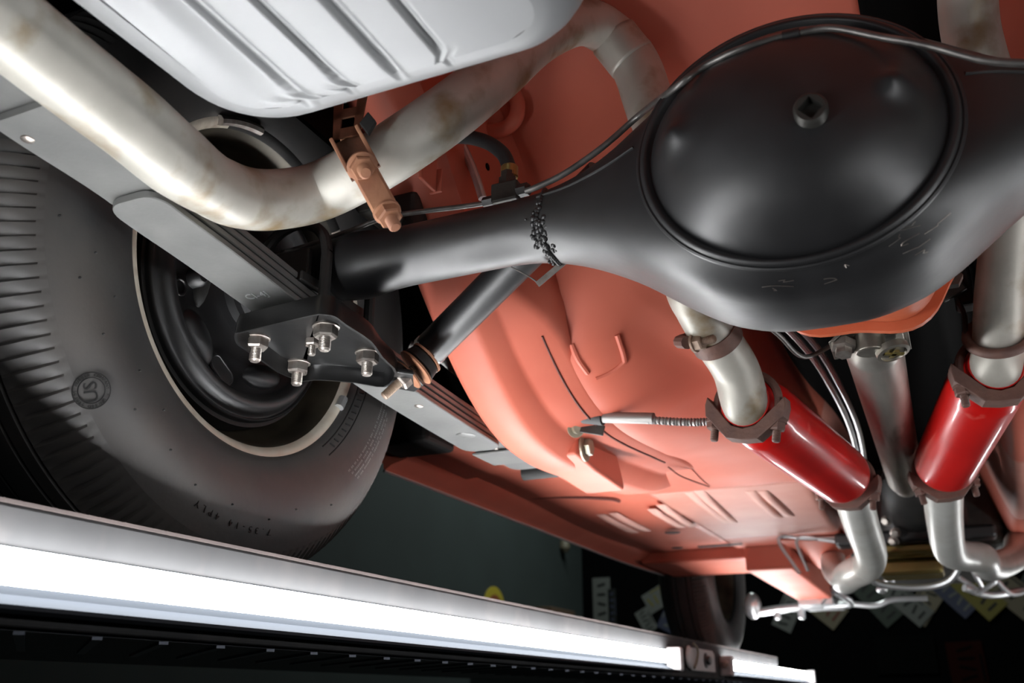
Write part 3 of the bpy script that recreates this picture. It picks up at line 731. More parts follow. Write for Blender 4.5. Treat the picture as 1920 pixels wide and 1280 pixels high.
# ================================================================== leaf springs
ZB = [(.20,.428),(.30,.418),(.41,.405),(.50,.400),(.556,.394),(.61,.389),(.72,.3765),(.80,.367),(.93,.3525),(1.06,.344),(1.19,.338),(1.28,.333),(1.36,.3285),(1.42,.328)]
LT = .0066
def leaf_pts(k, y0, y1, n=40):
    ys = [y0 + d for d in (0, .001, .003, .006, .010, .015, .02)] + [lerp(y0 + .03, y1 - .03, i/n) for i in range(n+1)] + [y1 - d for d in (.02, .015, .010, .006, .003, .001, 0)]
    return [(y, sinterp(ZB, y) + k*(LT + .0016)) for y in ys]
def leaf_spring(s, label):
    t = thing('leaf_spring', (s*.518, .8, .33), label, 'leaf spring', 'leaf springs')
    spans = [(.515, 1.205), (.40, 1.30), (.27, 1.37), (.10, 1.40)]
    for k, (y0, y1) in enumerate(spans):
        mb = MB(); rings = []; pts = leaf_pts(k, y0, y1)
        for i, (y, z) in enumerate(pts):
            e = min(y - y0, y1 - y); w = (.030 if e > .0199 else .012 + .018*math.sqrt(max(0, 1 - (1 - e/.02)**2))) if k != 1 else .030
            w *= 1 - .0
            L = [(-w, .001), (-w + .001, 0), (w - .001, 0), (w, .001), (w, LT - .001), (w - .001, LT), (-w + .001, LT), (-w, LT - .001)]
            rings.append([V((s*.518 + x, y, z + dz)) for x, dz in L])
        lf = mb.loft(rings).build('leaf', 'spring_grey', t, 30)
        if k == 0 and s < 0:
            tx = MB(); z = sinterp(ZB, .70) - .0004; 
            ex = V((1, 0, 0)); ey = V((0, -1, .12))
            put_text(tx, 'CI-4J', .0135, .0005, (-.520, .690, sinterp(ZB, .690) - .0002), ex, ey)
            tx.build('stamped_letters', 'silver', lf, 20)
    # rivets and round wear pads
    for y, k, r in ((.425, 1, .0055), (1.00, 0, .006), (1.13, 0, .014), (1.225, 1, .005), (.335, 2, .010)):
        z = sinterp(ZB, y) + k*(LT + .0016)
        MB().lathe((s*(.535 if y == .425 else .510), y, z + .0005), (0, 0, -1), [(0, r), (.0012, r*.95), (.0026, r*.6), (.003, 0)], 20).build('rivet', 'spring_grey' if r > .01 else 'bolt', t)
    MB().tube([(s*.55, 1.415, .350), (s*.486, 1.415, .350)], .012, 20, 1).build('front_eye', 'black_rough', t)
    # clip plate wrapped round the stack near the front eye
    y = 1.245; z = sinterp(ZB, y)
    MB().box((s*.518, y + .02, z + .0050), (.0640, .075, .003)).build('clip_plate', 'spring_grey', t, 0, bevel=.001)
    MB().box((s*.518, .17, .455), (.066, .10, .02)).build('rear_shackle_plate', 'spring_grey', t, 0, bevel=.003)
    return t
leaf_spring(-1, 'grey painted multi leaf spring running under the left end of the axle')
leaf_spring(1, 'grey painted leaf spring of the right rear wheel')

def hexnut(mb, p, d, r, h, rot=0.0, cham=.12):
    a, u, b = frame(d); p = V(p); rings = []
    for t, k in ((0, 1), (h*.8, 1), (h, 1 - cham)):
        rings.append([p + a*t + (u*math.cos(rot + math.pi*j/3) + b*math.sin(rot + math.pi*j/3))*r*k for j in range(6)])
    return mb.loft(rings)
def threads(mb, p, d, r, L, pitch=.0016, n=14):
    prof = [(0, r)]; k = max(3, int(L/pitch))
    for i in range(k):
        prof += [((i + .25)*L/k, r*.87), ((i + .75)*L/k, r)]
    prof += [(L, r*.92), (L + r*.25, r*.72), (L + r*.28, 0)]
    return mb.lathe(p, d, prof, n)
def stud(parent, p, d, r, L, nut_r, nut_h, m='bolt', washer=None, nm='bolt', rot=0.2):
    p = V(p); d = V(d).normalized()
    b = threads(MB(), p, d, r, L).build(nm, m, parent, 25)
    hexnut(MB(), p + d*(.002 if washer else 0), d, nut_r, nut_h, rot).build('nut', m, b, 20)
    if washer: MB().lathe(p, d, [(-.001, washer), (.0018, washer), (.0022, washer*.95)], 24).build('washer', m, b)
    return b

# ================================================================== spring plate with U-bolts
def spring_plate(s, label):
    t = thing('spring_plate', (s*.50, .78, .338), label, 'spring plate', 'spring plates')
    P = [V(p) for p in G['plate']]
    if s > 0: P = [V((-p.x, p.y, p.z)) for p in P]
    # smooth closed outline
    C = []
    n = len(P)
    for i in range(n):
        p0, p1, p2, p3 = P[i-1], P[i], P[(i+1) % n], P[(i+2) % n]
        for k in range(3):
            u = k/3; C.append(.5*((2*p1) + (p2-p0)*u + (2*p0-5*p1+4*p2-p3)*u*u + (3*p1-p0-3*p2+p3)*u**3))
    cen = sum(C, V((0, 0, 0))) / len(C)
    def off(d, z):
        out = []
        for i, p in enumerate(C):
            tg = (C[(i+1) % len(C)] - C[i-1]); nn = V((tg.y, -tg.x, 0)).normalized()
            if nn.dot(p - cen) < 0: nn = -nn
            q = p - nn*d; out.append(V((q.x, q.y, z)))
        return out
    zf = .3555
    mb = MB(); mb.loft([off(.0, .338), off(.0005, zf - .004), off(.003, zf + .0035), off(.006, zf + .0045)], cap=False)
    mb.loft([off(.0, .338), off(.0028, .338), off(.0034, zf - .005), off(.006, zf - .0005), off(.009, zf)], cap=False)
    mb.add(off(.009, zf), [tuple(range(len(C)))]); mb.add(off(.006, zf + .0045), [tuple(range(len(C)))])
    mb.build('plate', 'black_plate', t, 45)
    for (x, y) in ((-.553, .735), (-.468, .738), (-.562, .818), (-.472, .822)):
        stud(t, (-s*x if s > 0 else x, y, zf), (0, 0, -1), .0063, .0255, .0125, .011, 'bolt', .0140, 'u_bolt_end', random.random())
    stud(t, (s*.504, .765, zf), (0, 0, -1), .0042, .0165, .0085, .007, 'bolt', None, 'centre_bolt', .5)
    for y in (.736, .82):
        R = .043
        MB().tube([(s*.558, y, .352), (s*.558, y, AZ)] + [(s*(.515 + R*math.cos(A)), y, AZ + R*math.sin(A)) for A in [math.pi*k/8 for k in range(9)]] + [(s*.472, y, AZ), (s*.472, y, .352)], .0062, 10, 2).build('u_bolt', 'black_rough', t)
    # folded ear that carries the shock absorber
    sx = s
    MB().prism([(s*.452, .850, .3385), (s*.440, .868, .3395), (s*.448, .905, .338), (s*.468, .918, .336), (s*.490, .893, .338)], (0, 0, .006)).build('shock_ear', 'black_plate', t, 30, bevel=.002)
    return t
spring_plate(-1, 'black pressed spring plate with four U-bolt ends under the axle')
spring_plate(1, 'black pressed spring plate of the right leaf spring')

# ================================================================== shock absorber
def shock(s, label):
    t = thing('shock_absorber', (s*.46, .93, .36), label, 'shock absorber', 'shock absorbers')
    X = lambda p: V((s*-p[0], p[1], p[2]))
    a, b = X((-.458, .925, .386)), X((-.334, .880, .446)); d = (b - a).normalized()
    b2 = b + d*.16
    MB().lathe(a, d, [(-.006, .008), (0, .016), (.004, .0195), (.010, .0205), ((b2-a).length, .0205)], 32).build('dust_tube', 'black', t, 40)
    MB().lathe(a - d*.001, d, [(-.012, .010), (-.010, .014), (-.004, .017), (.004, .0212), (.012, .0212), (.0125, .0204)], 10).build('lower_cap', 'silver', t, 30)
    MB().lathe(a - d*.030, d, [(0, .007), (.022, .007)], 16).build('stud_neck', 'black_rough', t)
    e0 = X((-.446, .888, .358)); e1 = X((-.482, .866, .314)); dd = (e1 - e0).normalized()
    MB().lathe(e0 - dd*.012, dd, [(0, .010), (.002, .020), (.012, .0225), (.014, .020)], 24).build('rubber_bush', 'black_rough', t)
    MB().lathe(e0 + dd*.003, dd, [(0, .024), (.0025, .0245), (.003, .022)], 28).build('washer', 'rust_orange', t)
    MB().lathe(e0 - dd*.014, dd, [(0, .021), (.0025, .021)], 28).build('washer', 'rust_orange', t)
    MB().bar(e0 + dd*.002 + V((.016, .004, -.002)), e0 + dd*.010 + V((-.006, .016, .004)), .022, .004, (0, .3, 1)).build('lock_plate', 'bolt', t, 0, bevel=.001)
    MB().lathe(e0 + dd*.016, dd, [(0, .020), (.002, .020)], 28).build('washer', 'rust_orange', t)
    b_ = threads(MB(), e0 - dd*.02, dd, .0055, .074).build('shock_stud', 'bolt_rust', t, 25)
    hexnut(MB(), e0 + dd*.020, dd, .0115, .011, .3).build('nut', 'bolt', b_, 20)
    return t
shock(-1, 'black shock absorber tube rising from the spring plate behind the axle arm')
shock(1, 'black shock absorber on the right end of the axle')

# ================================================================== exhaust
def pipe(name, pts, r, m, label, grp=None, n=28, sub=8):
    t = thing(name, tuple(V(pts[len(pts)//2]) - V((0, 0, .03))), label, 'exhaust pipe', grp)
    MB().tube(pts, r, n, sub, cap=False).build('pipe_wall', m, t, 60, thick=.0016)
    return t
G['muf_l'][0] = tuple(V(G['muf_l'][0]) + (V(G['muf_l'][0]) - V(G['muf_l'][1])).normalized()*.016)
G['muf_r'][0] = tuple(V(G['muf_r'][0]) + (V(G['muf_r'][0]) - V(G['muf_r'][1])).normalized()*.012)
TL, TR = [V(p) for p in G['tail_l']], [V(p) for p in G['tail_r']]
def rad_l(t): return lerp(.0272, .0290, sstep(.745, .775, t)) - .0010*math.exp(-((t - .735)/.008)**2) - .0015*math.exp(-((t - .43)/.03)**2) + (.0016 if t < .345 and t > .28 else 0) + .0012*(1 - sstep(.0, .10, t))
def into(path, m):
    p0, p1 = V(m[0]), V(m[1]); d = (p1 - p0).normalized()
    return [p0 + d*.022, p0 - d*.004] + path[1:]
tl = pipe('tail_pipe', into(TL, G['muf_l']), rad_l, 'pipe', 'long stained tail pipe bending over the axle and past the silver tank', 'tail pipes')
MB().tube([TL[8] + (TL[9]-TL[8])*k for k in (.1, .5, .95)], .0295, 28, 4, cap=False).build('slip_joint', 'pipe', tl, 60, thick=.0015)
TRX = into(TR, G['muf_r']) + [V((.185, .85, .70)), V((.22, .76, .66)), V((.27, .69, .57)), V((.33, .655, .49)), V((.41, .645, .455)), V((.45, .60, .43)), V((.445, .48, .407)), V((.452, .27, .434))]
tr = pipe('tail_pipe', TRX, .0283, 'pipe', 'tail pipe at the right edge passing behind the axle into the red muffler', 'tail pipes')
FL, FR = [V(p) for p in G['front_l']], [V(p) for p in G['front_r']]
pipe('front_pipe', FL + [V((-.17, 2.45, .27)), V((-.22, 2.7, .33)), V((-.24, 3.0, .45))], .031, 'pipe_bright', 'bright front exhaust pipe ahead of the muffler nearer the tyre', 'front exhaust pipes')
pipe('front_pipe', FR + [V((.17, 2.5, .29)), V((.22, 2.7, .34)), V((.24, 3.0, .45))], .031, 'pipe_bright', 'bright front exhaust pipe ahead of the muffler at the right edge', 'front exhaust pipes')

def muffler(p0, p1, label):
    p0, p1 = V(p0), V(p1); d = p1 - p0; L = d.length; d.normalize()
    t = thing('muffler', tuple(p0.lerp(p1, .5) - V((0, 0, .047))), label, 'muffler', 'red glasspack mufflers')
    R = .0455
    prof = [(.018, .0305), (.026, .034), (.036, .0405), (.050, .0447), (.062, R), (L - .055, R), (L - .042, .0447), (L - .030, .0405), (L - .02, .034)]
    MB().lathe(p0, d, prof, 56).build('shell', 'muffler_red', t, 60)
    MB().lathe(p0, d, [(-.006, .0287), (-.006, .0306), (.022, .0312)], 40, cap=False).build('inlet_neck', 'muffler_red', t, 40)
    MB().lathe(p0, d, [(L - .025, .0315), (L + .012, .0315), (L + .012, .029)], 40, cap=False).build('outlet_neck', 'muffler_red', t, 40)
    return t, d, L
ml, dl, Ll = muffler(G['muf_l'][0], G['muf_l'][1], 'glossy red muffler left of the drive shaft')
mr, dr, Lr = muffler(G['muf_r'][0], G['muf_r'][1], 'glossy red muffler right of the drive shaft, by the photo edge')

def clamp(c, axis, down, R, label, r_u=.0052, sad=True, studL=.024, m='rust', wd=.022):
    # saddle on the 'down' side, U rod round the other side, two studs with nuts pointing 'down'
    c = V(c); a = V(axis).normalized(); dn = V(down); dn = (dn - a*dn.dot(a)).normalized(); sd = a.cross(dn)
    t = thing('exhaust_clamp', tuple(c - V((0, 0, R + .03))), label, 'clamp', 'exhaust clamps')
    W = R + .0065
    q = [(-W - .012, .004), (-W - .010, -.007), (-R*.80, R*.55), (-R*.45, R*.90), (0, R + .0005), (R*.45, R*.90), (R*.80, R*.55), (W + .010, -.007), (W + .012, .004), (W + .010, R*.55), (R*.60, R + .013), (0, R + .015), (-R*.60, R + .013), (-W - .010, R*.55)]
    poly = [c + sd*x + dn*y - a*wd/2 for x, y in q]
    MB().prism(poly, a*wd).build('saddle', m, t, 30, bevel=.0015)
    U = [c + sd*W + dn*(R*.8), c + sd*W] + [c + sd*W*math.cos(A) - dn*W*math.sin(A) for A in [math.pi*k/10 for k in range(1, 10)]] + [c - sd*W, c - sd*W + dn*(R*.8)]
    MB().tube(U, r_u, 10, 2).build('u_rod', m, t)
    for s in (-1, 1):
        stud(t, c + sd*s*W + dn*(R*.55 + .004), dn, r_u, studL, .0105, .009, m, .0112, 'stud', random.random())
    return t
pl, pr_ = V(G['muf_l'][0]), V(G['muf_r'][0])
clamp(pl + dl*.004, dl, (-.25, -.55, -1), .0325, 'rusty U-bolt clamp on the rear neck of the left red muffler', m='rust')
clamp(pr_ + dr*.004, dr, (.1, -.55, -1), .0325, 'rusty U-bolt clamp on the rear neck of the right red muffler', m='rust')
clamp(pl + dl*(Ll - .004), dl, (-.1, .1, -1), .0325, 'rusty clamp on the front end of the left red muffler', m='rust')
clamp(pr_ + dr*(Lr - .004), dr, (.1, .1, -1), .0325, 'rusty clamp on the front end of the right red muffler', m='rust')
# strap clamp with hanger on the left pipe just below the axle housing
c = TL[2]; d = (TL[1] - TL[3]).normalized()
t = thing('strap_clamp', tuple(c - V((0, 0, .05))), 'rusty strap clamp round the bare pipe below the axle housing', 'clamp')
a, u, b = frame(d)
MB().lathe(c, d, [(-.010, .0292), (-.010, .0312), (.010, .0312), (.010, .0292)], 40, cap=False).build('strap', 'rust', t, 40)
e = c + V((-.030, -.022, -.012)); 
MB().tube([c + V((-.034, .006, .004)), c + V((-.040, -.010, -.004)), c + V((-.026, -.030, -.014))], .008, 10, 4).build('strap_fold', 'rust', t)
stud(t, c + V((-.018, -.030, -.016)), (.9, -.28, -.05), .0052, .026, .0105, .010, 'bolt_rust', .0115, 'clamp_bolt')
# ring hanger with bracket on the right pipe
c = TR[1].lerp(TR[2], .15); d = (TR[1] - TR[2]).normalized()
t = thing('ring_hanger', tuple(c - V((0, 0, .05))), 'dark rusty rod ring round the right tail pipe with riveted bracket', 'hanger')
MB().torus(c, d + V((.15, 0, .1)), .0345, .0062, 48, 12).build('ring', 'rust', t)
MB().tube([c + V((-.035, .0, .004)), c + V((-.032, .012, .035)), c + V((-.036, .015, .06))], .003, 8, 4).build('link', 'black_rough', t)
MB().box(c + V((-.048, .012, .085)), (.032, .006, .05), Matrix.Rotation(math.radians(-25), 3, 'Y')).build('bracket', 'cast_dark', t, 0, bevel=.002)
MB().lathe(c + V((-.050, .008, .088)), (0, -1, -.2), [(0, .0065), (.003, .0065), (.003, .0035), (.001, .003), (.001, 0)], 20).build('rivet', 'bolt', t)
MB().box(c + V((-.028, .03, .11)), (.022, .03, .12)).build('rubber_strap', 'black_rough', t, 0, bevel=.004)

# tail pipe hanger, orange rust
H = [V(p) for p in G['hang']]; d = (H[3] - H[0]).normalized()
pc_ = TL[15].lerp(TL[16], .15)
nrm = (V((.08, 0, 0)) - H[1]).normalized(); nrm = (nrm - d*nrm.dot(d)).normalized(); sd = d.cross(nrm)
t = thing('pipe_hanger', tuple(H[3] - V((0, 0, .02))), 'orange rusty pipe hanger clamp across the long tail pipe', 'hanger')
o = H[0] + nrm*.014
rings = []
for k, (w_, hgt) in zip([0, .006, .03, .035, .05, .088, .092], [(.0125, 0), (.0125, 0), (.0125, 0), (.012, 0), (.0115, 0), (.0115, 0), (.0085, 0)]):
    rings.append([o + d*k + sd*x*w_ + nrm*y for x, y in [(-1, -.011), (-1, -.001), (-.8, .0025), (0, .0035), (.8, .0025), (1, -.001), (1, -.011)]])
MB().loft(rings[3:], cap=True).build('saddle', 'rust_orange', t, 40)
MB().prism([o + sd*-.0145 + nrm*-.012, o + sd*-.0145 + nrm*.003, o + sd*-.011 + nrm*.003, o + sd*-.011 + nrm*-.012], d*.038).build('channel_side', 'rust_orange', t, 0, bevel=.001)
MB().prism([o + sd*.0145 + nrm*-.012, o + sd*.0145 + nrm*.003, o + sd*.011 + nrm*.003, o + sd*.011 + nrm*-.012], d*.038).build('channel_side', 'rust_orange', t, 0, bevel=.001)
MB().prism([o + sd*-.0145 + nrm*-.013 , o + sd*.0145 + nrm*-.013, o + sd*.0145 + nrm*-.010, o + sd*-.0145 + nrm*-.010], d*.040).build('channel_back', 'rust_dark', t, 0)
ax_ = (d*.72 + nrm*.55).normalized()
stud(t, o + d*.040 + nrm*.003, (d*.62 + nrm*.6), .0062, .020, .0115, .007, 'rust_orange', .0135, 'stud', .2)
stud(t, o + d*.086 + nrm*-.004, (d*.85 + nrm*.35), .0058, .022, .0115, .009, 'rust_orange', .0125, 'stud', .6)
MB().torus(pc_, (TL[14]-TL[17]), .0325, .0052, 30, 8).build('u_rod', 'rust_orange', t)
# perforated strap up to the floor: frame strips around three slots
q0 = o + d*.004 - nrm*.004; q1 = V((-.402, .665, .60)); up_ = (q1 - q0).normalized(); sw = up_.cross(nrm).normalized()
L_ = (q1 - q0).length
st = MB()
for s in (-1, 1): st.prism([q0 + sw*s*.006, q0 + sw*s*.012, q1 + sw*s*.020, q1 + sw*s*.008], nrm*.003)
for k in (0, .26, .5, .76): 
    c0 = q0 + up_*L_*k; st.prism([c0 - sw*.012, c0 + sw*.012, c0 + sw*.013 + up_*L_*.12, c0 - sw*.013 + up_*L_*.12], nrm*.003)
st.build('perforated_strap', 'rust_dark', t, 0)
MB().prism([o + sd*-.016 + d*.002, o + sd*-.028 + d*-.004, o + sd*-.030 + d*.008, o + sd*-.018 + d*.016], nrm*.006).build('torn_rubber', 'black_rough', t, 0, bevel=.001)

# ================================================================== fuel tank
ft = thing('fuel_tank', (-.26, .2, .42), 'silver painted fuel tank with pressed ribs at the top left', 'fuel tank')
TZ = .425
GR = [(-.318, .0046, .0055), (-.280, .0022, .0028), (-.237, .0050, .0055), (-.197, .0022, .0028)]
XL, XR, YF = -.420, -.075, .537
def tank_pt(u, v):
    # u across 0..1, v from rear to front then up
    x0 = lerp(XL, XR, u)
    return x0
def bz(x, y):
    z = TZ + .0015
    fade = sstep(0, .045, YF - .022 - y)
    for gx, dz, w_ in GR:
        z += dz * fade * math.exp(-((x - gx)/w_)**4)
    # raised strip between each wide and narrow groove
    for a_0, b_0 in ((-.318, -.280), (-.237, -.197)):
        z -= .0022 * fade * sstep(a_0, a_0 + .004, x) * (1 - sstep(b_0 - .004, b_0, x))
    # sloping dented corner at the outer rear
    z += .006 * math.exp(-((x + .352)/.018)**2 - ((y - .33)/.09)**2)
    return z
def outline(off, z):
    # rounded plan outline, inset by off
    pts = []
    def arc(cx, cy, r, a0, a1, n):
        for i in range(n + 1):
            A = math.radians(lerp(a0, a1, i/n)); pts.append(V((cx + (r - off)*math.cos(A), cy + (r - off)*math.sin(A), z)))
    rl, rr_ = .085, .075
    arc(XL + rl, -.30 + rl, rl, 180, 270, 8); arc(XR - .05, -.30 + .05, .05, 270, 360, 8)
    arc(XR - rr_, YF - rr_, rr_, 0, 90, 12)
    for k in range(1, 120): pts.append(V((lerp(XR - rr_, XL + rl, k/120), YF - off, z)))
    arc(XL + rl, YF - rl, rl, 90, 180, 12)
    return pts
mb = MB()
rings = []
for off, z in [(0, .70), (0, .49), (.0008, .480), (.002, .470), (.0045, .461), (.008, .4525), (.0125, .4445), (.018, .438), (.0245, .4328), (.032, .429), (.038, .4272), (.046, TZ + .0015)]:
    rings.append([V((q.x, q.y, q.z + (bz(q.x, q.y) - TZ - .0015)*sstep(0, .022, off))) for q in outline(off, z)])
mb.loft(rings, cap=False)
mb.build('tank_wall', 'tank', ft, 60)
ins = outline(.045, 0)
def tank_bottom():
    N = 150; K = 90; mb = MB()
    ys0 = -.255; ys1 = YF - .045
    def edge(y):
        # left and right limit of the flat floor at depth y
        xl, xr = XL + .045, XR - .045
        r = .040; cy = YF - .085
        if y > cy: xl = XL + .085 - math.sqrt(max(0, r*r - (y - cy)**2))
        r2 = .030; cy2 = YF - .075
        if y > cy2: xr = XR - .075 + math.sqrt(max(0, r2*r2 - (y - cy2)**2))
        return xl - .001, xr + .001
    def fn(u, v):
        y = lerp(ys0, ys1, v); xl, xr = edge(y); x = lerp(xl, xr, u); e = min(u, 1-u)
        return V((x, y, bz(x, y)))
    return mb.grid(N, K, fn)
tank_bottom().build('tank_bottom', 'tank', ft, 60)
MB().prism([(-.27, .16, .4225), (-.262, .16, .4225), (-.262, .165, .4225), (-.27, .165, .4225)], (0, 0, .001)).build('paint_chip', 'under_black', ft, 0)

# ================================================================== brake and fuel plumbing
def line(name, pts, r, m, label, cat='brake line', sub=6, n=10):
    mb = MB().tube(pts, r, n, sub); return tag(mb.build(name, m), label, cat)
p = [V(q) for q in G['brake_over_dome']]
bl = thing('brake_line', (0, .70, .43), 'thin steel brake line curving over the top of the axle dome', 'brake line')
MB().tube(p, .0031, 12, 6).build('steel_tube', 'line_steel', bl)
MB().tube([p[6], p[7].lerp(p[6], .35)], .0045, 12, 1).build('clip', 'black', bl)
bl2 = thing('brake_line', (-.45, .79, .48), 'thin rusty steel brake line running out to the rear wheel', 'brake line')
MB().tube([V(q) for q in G['brake2']], .0029, 12, 6).build('steel_tube', 'line_steel', bl2)
hs = thing('brake_hose', (-.29, .79, .48), 'black rubber brake hose with brass collar on the axle junction block', 'brake hose')
hp = [V(q) for q in G['hose']]
MB().tube(hp[1:] + [V((-.42, .80, .60))], .0078, 16, 6).build('rubber_hose', 'hose', hs)
MB().lathe(hp[1] + V((0, 0, -.012)), (0, 0, 1), [(0, .0086), (.001, .0094), (.013, .0094), (.014, .0086)], 20).build('brass_collar', 'brass', hs)
MB().lathe(hp[0] + V((0, -.004, -.006)), (0, 0, 1), [(0, .010), (.010, .010), (.011, .0075), (.018, .0075)], 6).build('hose_nut', 'cast_dark', hs, 20)
MB().box(hp[0] + V((.002, -.008, -.018)), (.030, .022, .022)).build('junction_block', 'cast_dark', hs, 0, bevel=.002)
MB().lathe(hp[0] + V((.017, -.014, -.020)), (1, -.2, -.1), [(0, .007), (.012, .007), (.013, .004)], 6).build('flare_nut', 'black', hs, 20)
MB().lathe(hp[0] + V((-.013, -.01, -.022)), (-1, 0, 0), [(0, .006), (.012, .006), (.013, .004)], 6).build('flare_nut', 'black', hs, 20)
ml_ = [V(q) for q in G['metal_line']]
line('fuel_line', ml_, .0052, 'silver', 'shiny metal fuel line going up the primer floor behind the tail pipe', 'fuel line')
# parking brake cable with ferrule, and ribbed conduit by the shock
pcb = thing('parking_brake_cable', (-.28, 1.3, .36), 'grey spiral parking brake cable with ferrule below the seat pan', 'cable')
q = [V((-.350, 1.205, .362)), V((-.270, 1.20, .352)), V((-.20, 1.20, .341)), V((-.150, 1.205, .345)), V((-.135, 1.23, .385))]
MB().tube([V((-.338, 1.205, .3655)), V((-.262, 1.20, .3535))], .0078, 14, 1).build('ferrule', 'cable', pcb)
prof = []
mbc = MB(); P_ = crom(q[1:], 40)
mbc.tube([tuple(x) for x in P_], lambda t_: .0052 + .0009*math.sin(t_*280), 10, 1); mbc.build('spiral_cable', 'cable', pcb, 60)
MB().tube([V((-.365, 1.207, .372)), V((-.335, 1.205, .365))], .0115, 12, 1).build('rubber_boot', 'hose', pcb)
br_ = MB().box((-.362, 1.225, .357), (.042, .004, .015), Matrix.Rotation(math.radians(15), 3, 'Y')).build('cable_bracket', 'cast_dark', pcb, 0, bevel=.001)
MB().lathe((-.385, 1.228, .362), (.8, -.6, -.3), [(0, .0145), (.002, .0145), (.003, .009), (.010, .009), (.011, .007)], 20).build('bracket_bolt', 'zinc', pcb)
pc2 = thing('brake_cable', (-.53, 1.15, .42), 'short ribbed grey cable hanging in the dark beside the shock absorber', 'cable')
MB().tube([tuple(x) for x in crom([V((-.60, 1.12, .485))] + [V(z_) for z_ in G['conduit']] + [V((-.49, 1.15, .40))], 30)], lambda t_: .0060 + .0010*math.sin(t_*380), 10, 1).build('ribbed_cover', 'cable', pc2, 60)
# pair of lines down the tunnel side and at the front floor
LF = [V(p_) for p_ in G['linesfront']]
line('brake_line', [V((-.085, 1.05, .43)), V((-.06, 1.15, .42)), V((-.045, 1.30, .41)), V((-.045, 1.6, .41)), V((-.07, 2.0, .405)), V((-.11, 2.4, .40))] + LF[:4] + [LF[4]], .0045, 'silver', 'bright steel line along the tunnel, bent down outermost at the front floor')
line('brake_line', [V((-.07, 1.06, .43)), V((-.045, 1.16, .42)), V((-.033, 1.30, .41)), V((-.033, 1.6, .41)), V((-.06, 2.0, .40)), V((-.10, 2.4, .395))] + LF[5:9] + [LF[9]], .0045, 'silver', 'second bright steel line along the tunnel, nearer the gearbox')
line('breather_line', [V((-.075, .93, .375)), V((-.06, 1.0, .372)), V((-.045, 1.08, .37)), V((-.01, 1.13, .40))], .0028, 'line_steel', 'thin bent wire line behind the strap clamp beside the housing', 'pipe line')

# ================================================================== front suspension, far and soft
fs = thing('front_suspension', (-.35, 3.3, .26), 'distant silver tie rod and strut links ahead of the floor', 'suspension')
def rod(pts, r, m='silver', nm='rod'): return MB().tube(pts, r, 10, 4).build(nm, m, fs)
rod([(-.58, 3.42, .275), (-.50, 3.42, .285), (-.36, 3.42, .295), (-.26, 3.42, .295)], .014, nm='tie_rod')
rod([(-.26, 3.42, .295), (-.18, 3.40, .285), (-.12, 3.38, .30), (-.02, 3.38, .30)], .009, nm='centre_link')
rod([(-.34, 3.3, .29), (-.27, 3.3, .36), (-.22, 3.3, .42)], .009, nm='strut_link')
rod([(-.30, 3.3, .33), (-.25, 3.35, .29), (-.34, 3.4, .29)], .011, nm='strut_link')
for x in (-.50, -.42): MB().lathe((x, 3.42, .285), (0, 0, -1), [(0, .012), (.03, .012), (.034, .007)], 10).build('ball_joint', 'silver', fs)
MB().ell((-.58, 3.42, .30), (.03, .03, .045)).build('steering_arm', 'silver', fs, 60)
fs2 = thing('steering_linkage', (.2, 3.3, .28), 'tangle of distant silver linkage right of the brass coloured pan', 'suspension')
fs = fs2
rod([(.09, 3.2, .31), (.16, 3.25, .29), (.26, 3.3, .305), (.40, 3.35, .305)], .011, nm='drag_link')
rod([(.08, 3.2, .34), (.14, 3.25, .30), (.12, 3.2, .36)], .007, nm='link')
rod([(.12, 3.2, .29), (.18, 3.2, .33), (.16, 3.2, .37)], .007, nm='link')
rod([(.17, 3.2, .34), (.22, 3.25, .29), (.30, 3.25, .32)], .008, nm='link')
MB().ell((.32, 3.25, .30), (.025, .025, .03)).build('ball_joint', 'silver', fs2, 60)
for k in range(5): MB().ell((-.13 + .02*k*random.random(), 3.05, .30 + .012*k), (.016, .016, .012)).build('link_knuckle', 'silver', fs2, 60)

# ================================================================== licence plates and signs on the workshop walls
def wall_plate(x, z, ang, m, label, L=.30, H=.15, ink='plate_dark', y=6.49, n=5, X=None):
    t = thing('licence_plate', (x, y, z), label, 'licence plate', 'old licence plates on the far wall')
    R = Matrix.Rotation(math.radians(ang), 3, 'Y')
    o = V((x, y, z))
    MB().box(o, (L, .003, H), R).build('panel', m, t, 0, bevel=.002)
    for k in range(n):
        cx = lerp(-L*.36, L*.36, k/(n-1)); ch = MB().box(o + R @ V((cx, -.002, 0)), (L*.05, .002, H*.45), R @ Matrix.Rotation(math.radians((k % 3 - 1)*14), 3, 'Y'))
        ch.build('character', ink, t, 0)
    ch2 = MB().box(o + R @ V((0, -.002, H*.40)), (L*.5, .002, H*.06), R); ch2.build('legend', ink, t, 0)
    return t
wall_plate(-.945, .535, -62, 'plate_white', 'pale plate tilted to the left, nearest the front tyre', .26, .13)
wall_plate(-.735, .555, 42, 'plate_cream', 'cream plate with orange red characters on the far wall', .28, .16, 'plate_red', 6.488)
wall_plate(-.66, .60, -60, 'plate_green', 'dull plate half hidden behind the cream plate with red characters', .28, .14, 'plate_dark', 6.492)
wall_plate(-.40, .57, 52, 'plate_green', 'dark green plate below the brass coloured pan', .30, .15)
wall_plate(-.23, .55, 46, 'plate_white', 'white plate with dark figures right of the green plate', .28, .13, 'plate_dark', 6.486)
wall_plate(-.12, .56, -52, 'plate_cream', 'dull cream plate crossing the lower white plate', .28, .14, 'plate_dark', 6.492)
wall_plate(.03, .59, 48, 'plate_blue', 'blue plate in the row on the far wall', .28, .12, 'plate_white', 6.488)
wall_plate(.16, .60, 50, 'plate_yellow', 'bright yellow plate with dark figures', .32, .15, 'plate_dark', 6.484)
wall_plate(.34, .60, 46, 'plate_cream', 'large pale plate with tall figures right of the yellow plate', .32, .17, 'plate_dark', 6.488, 4)
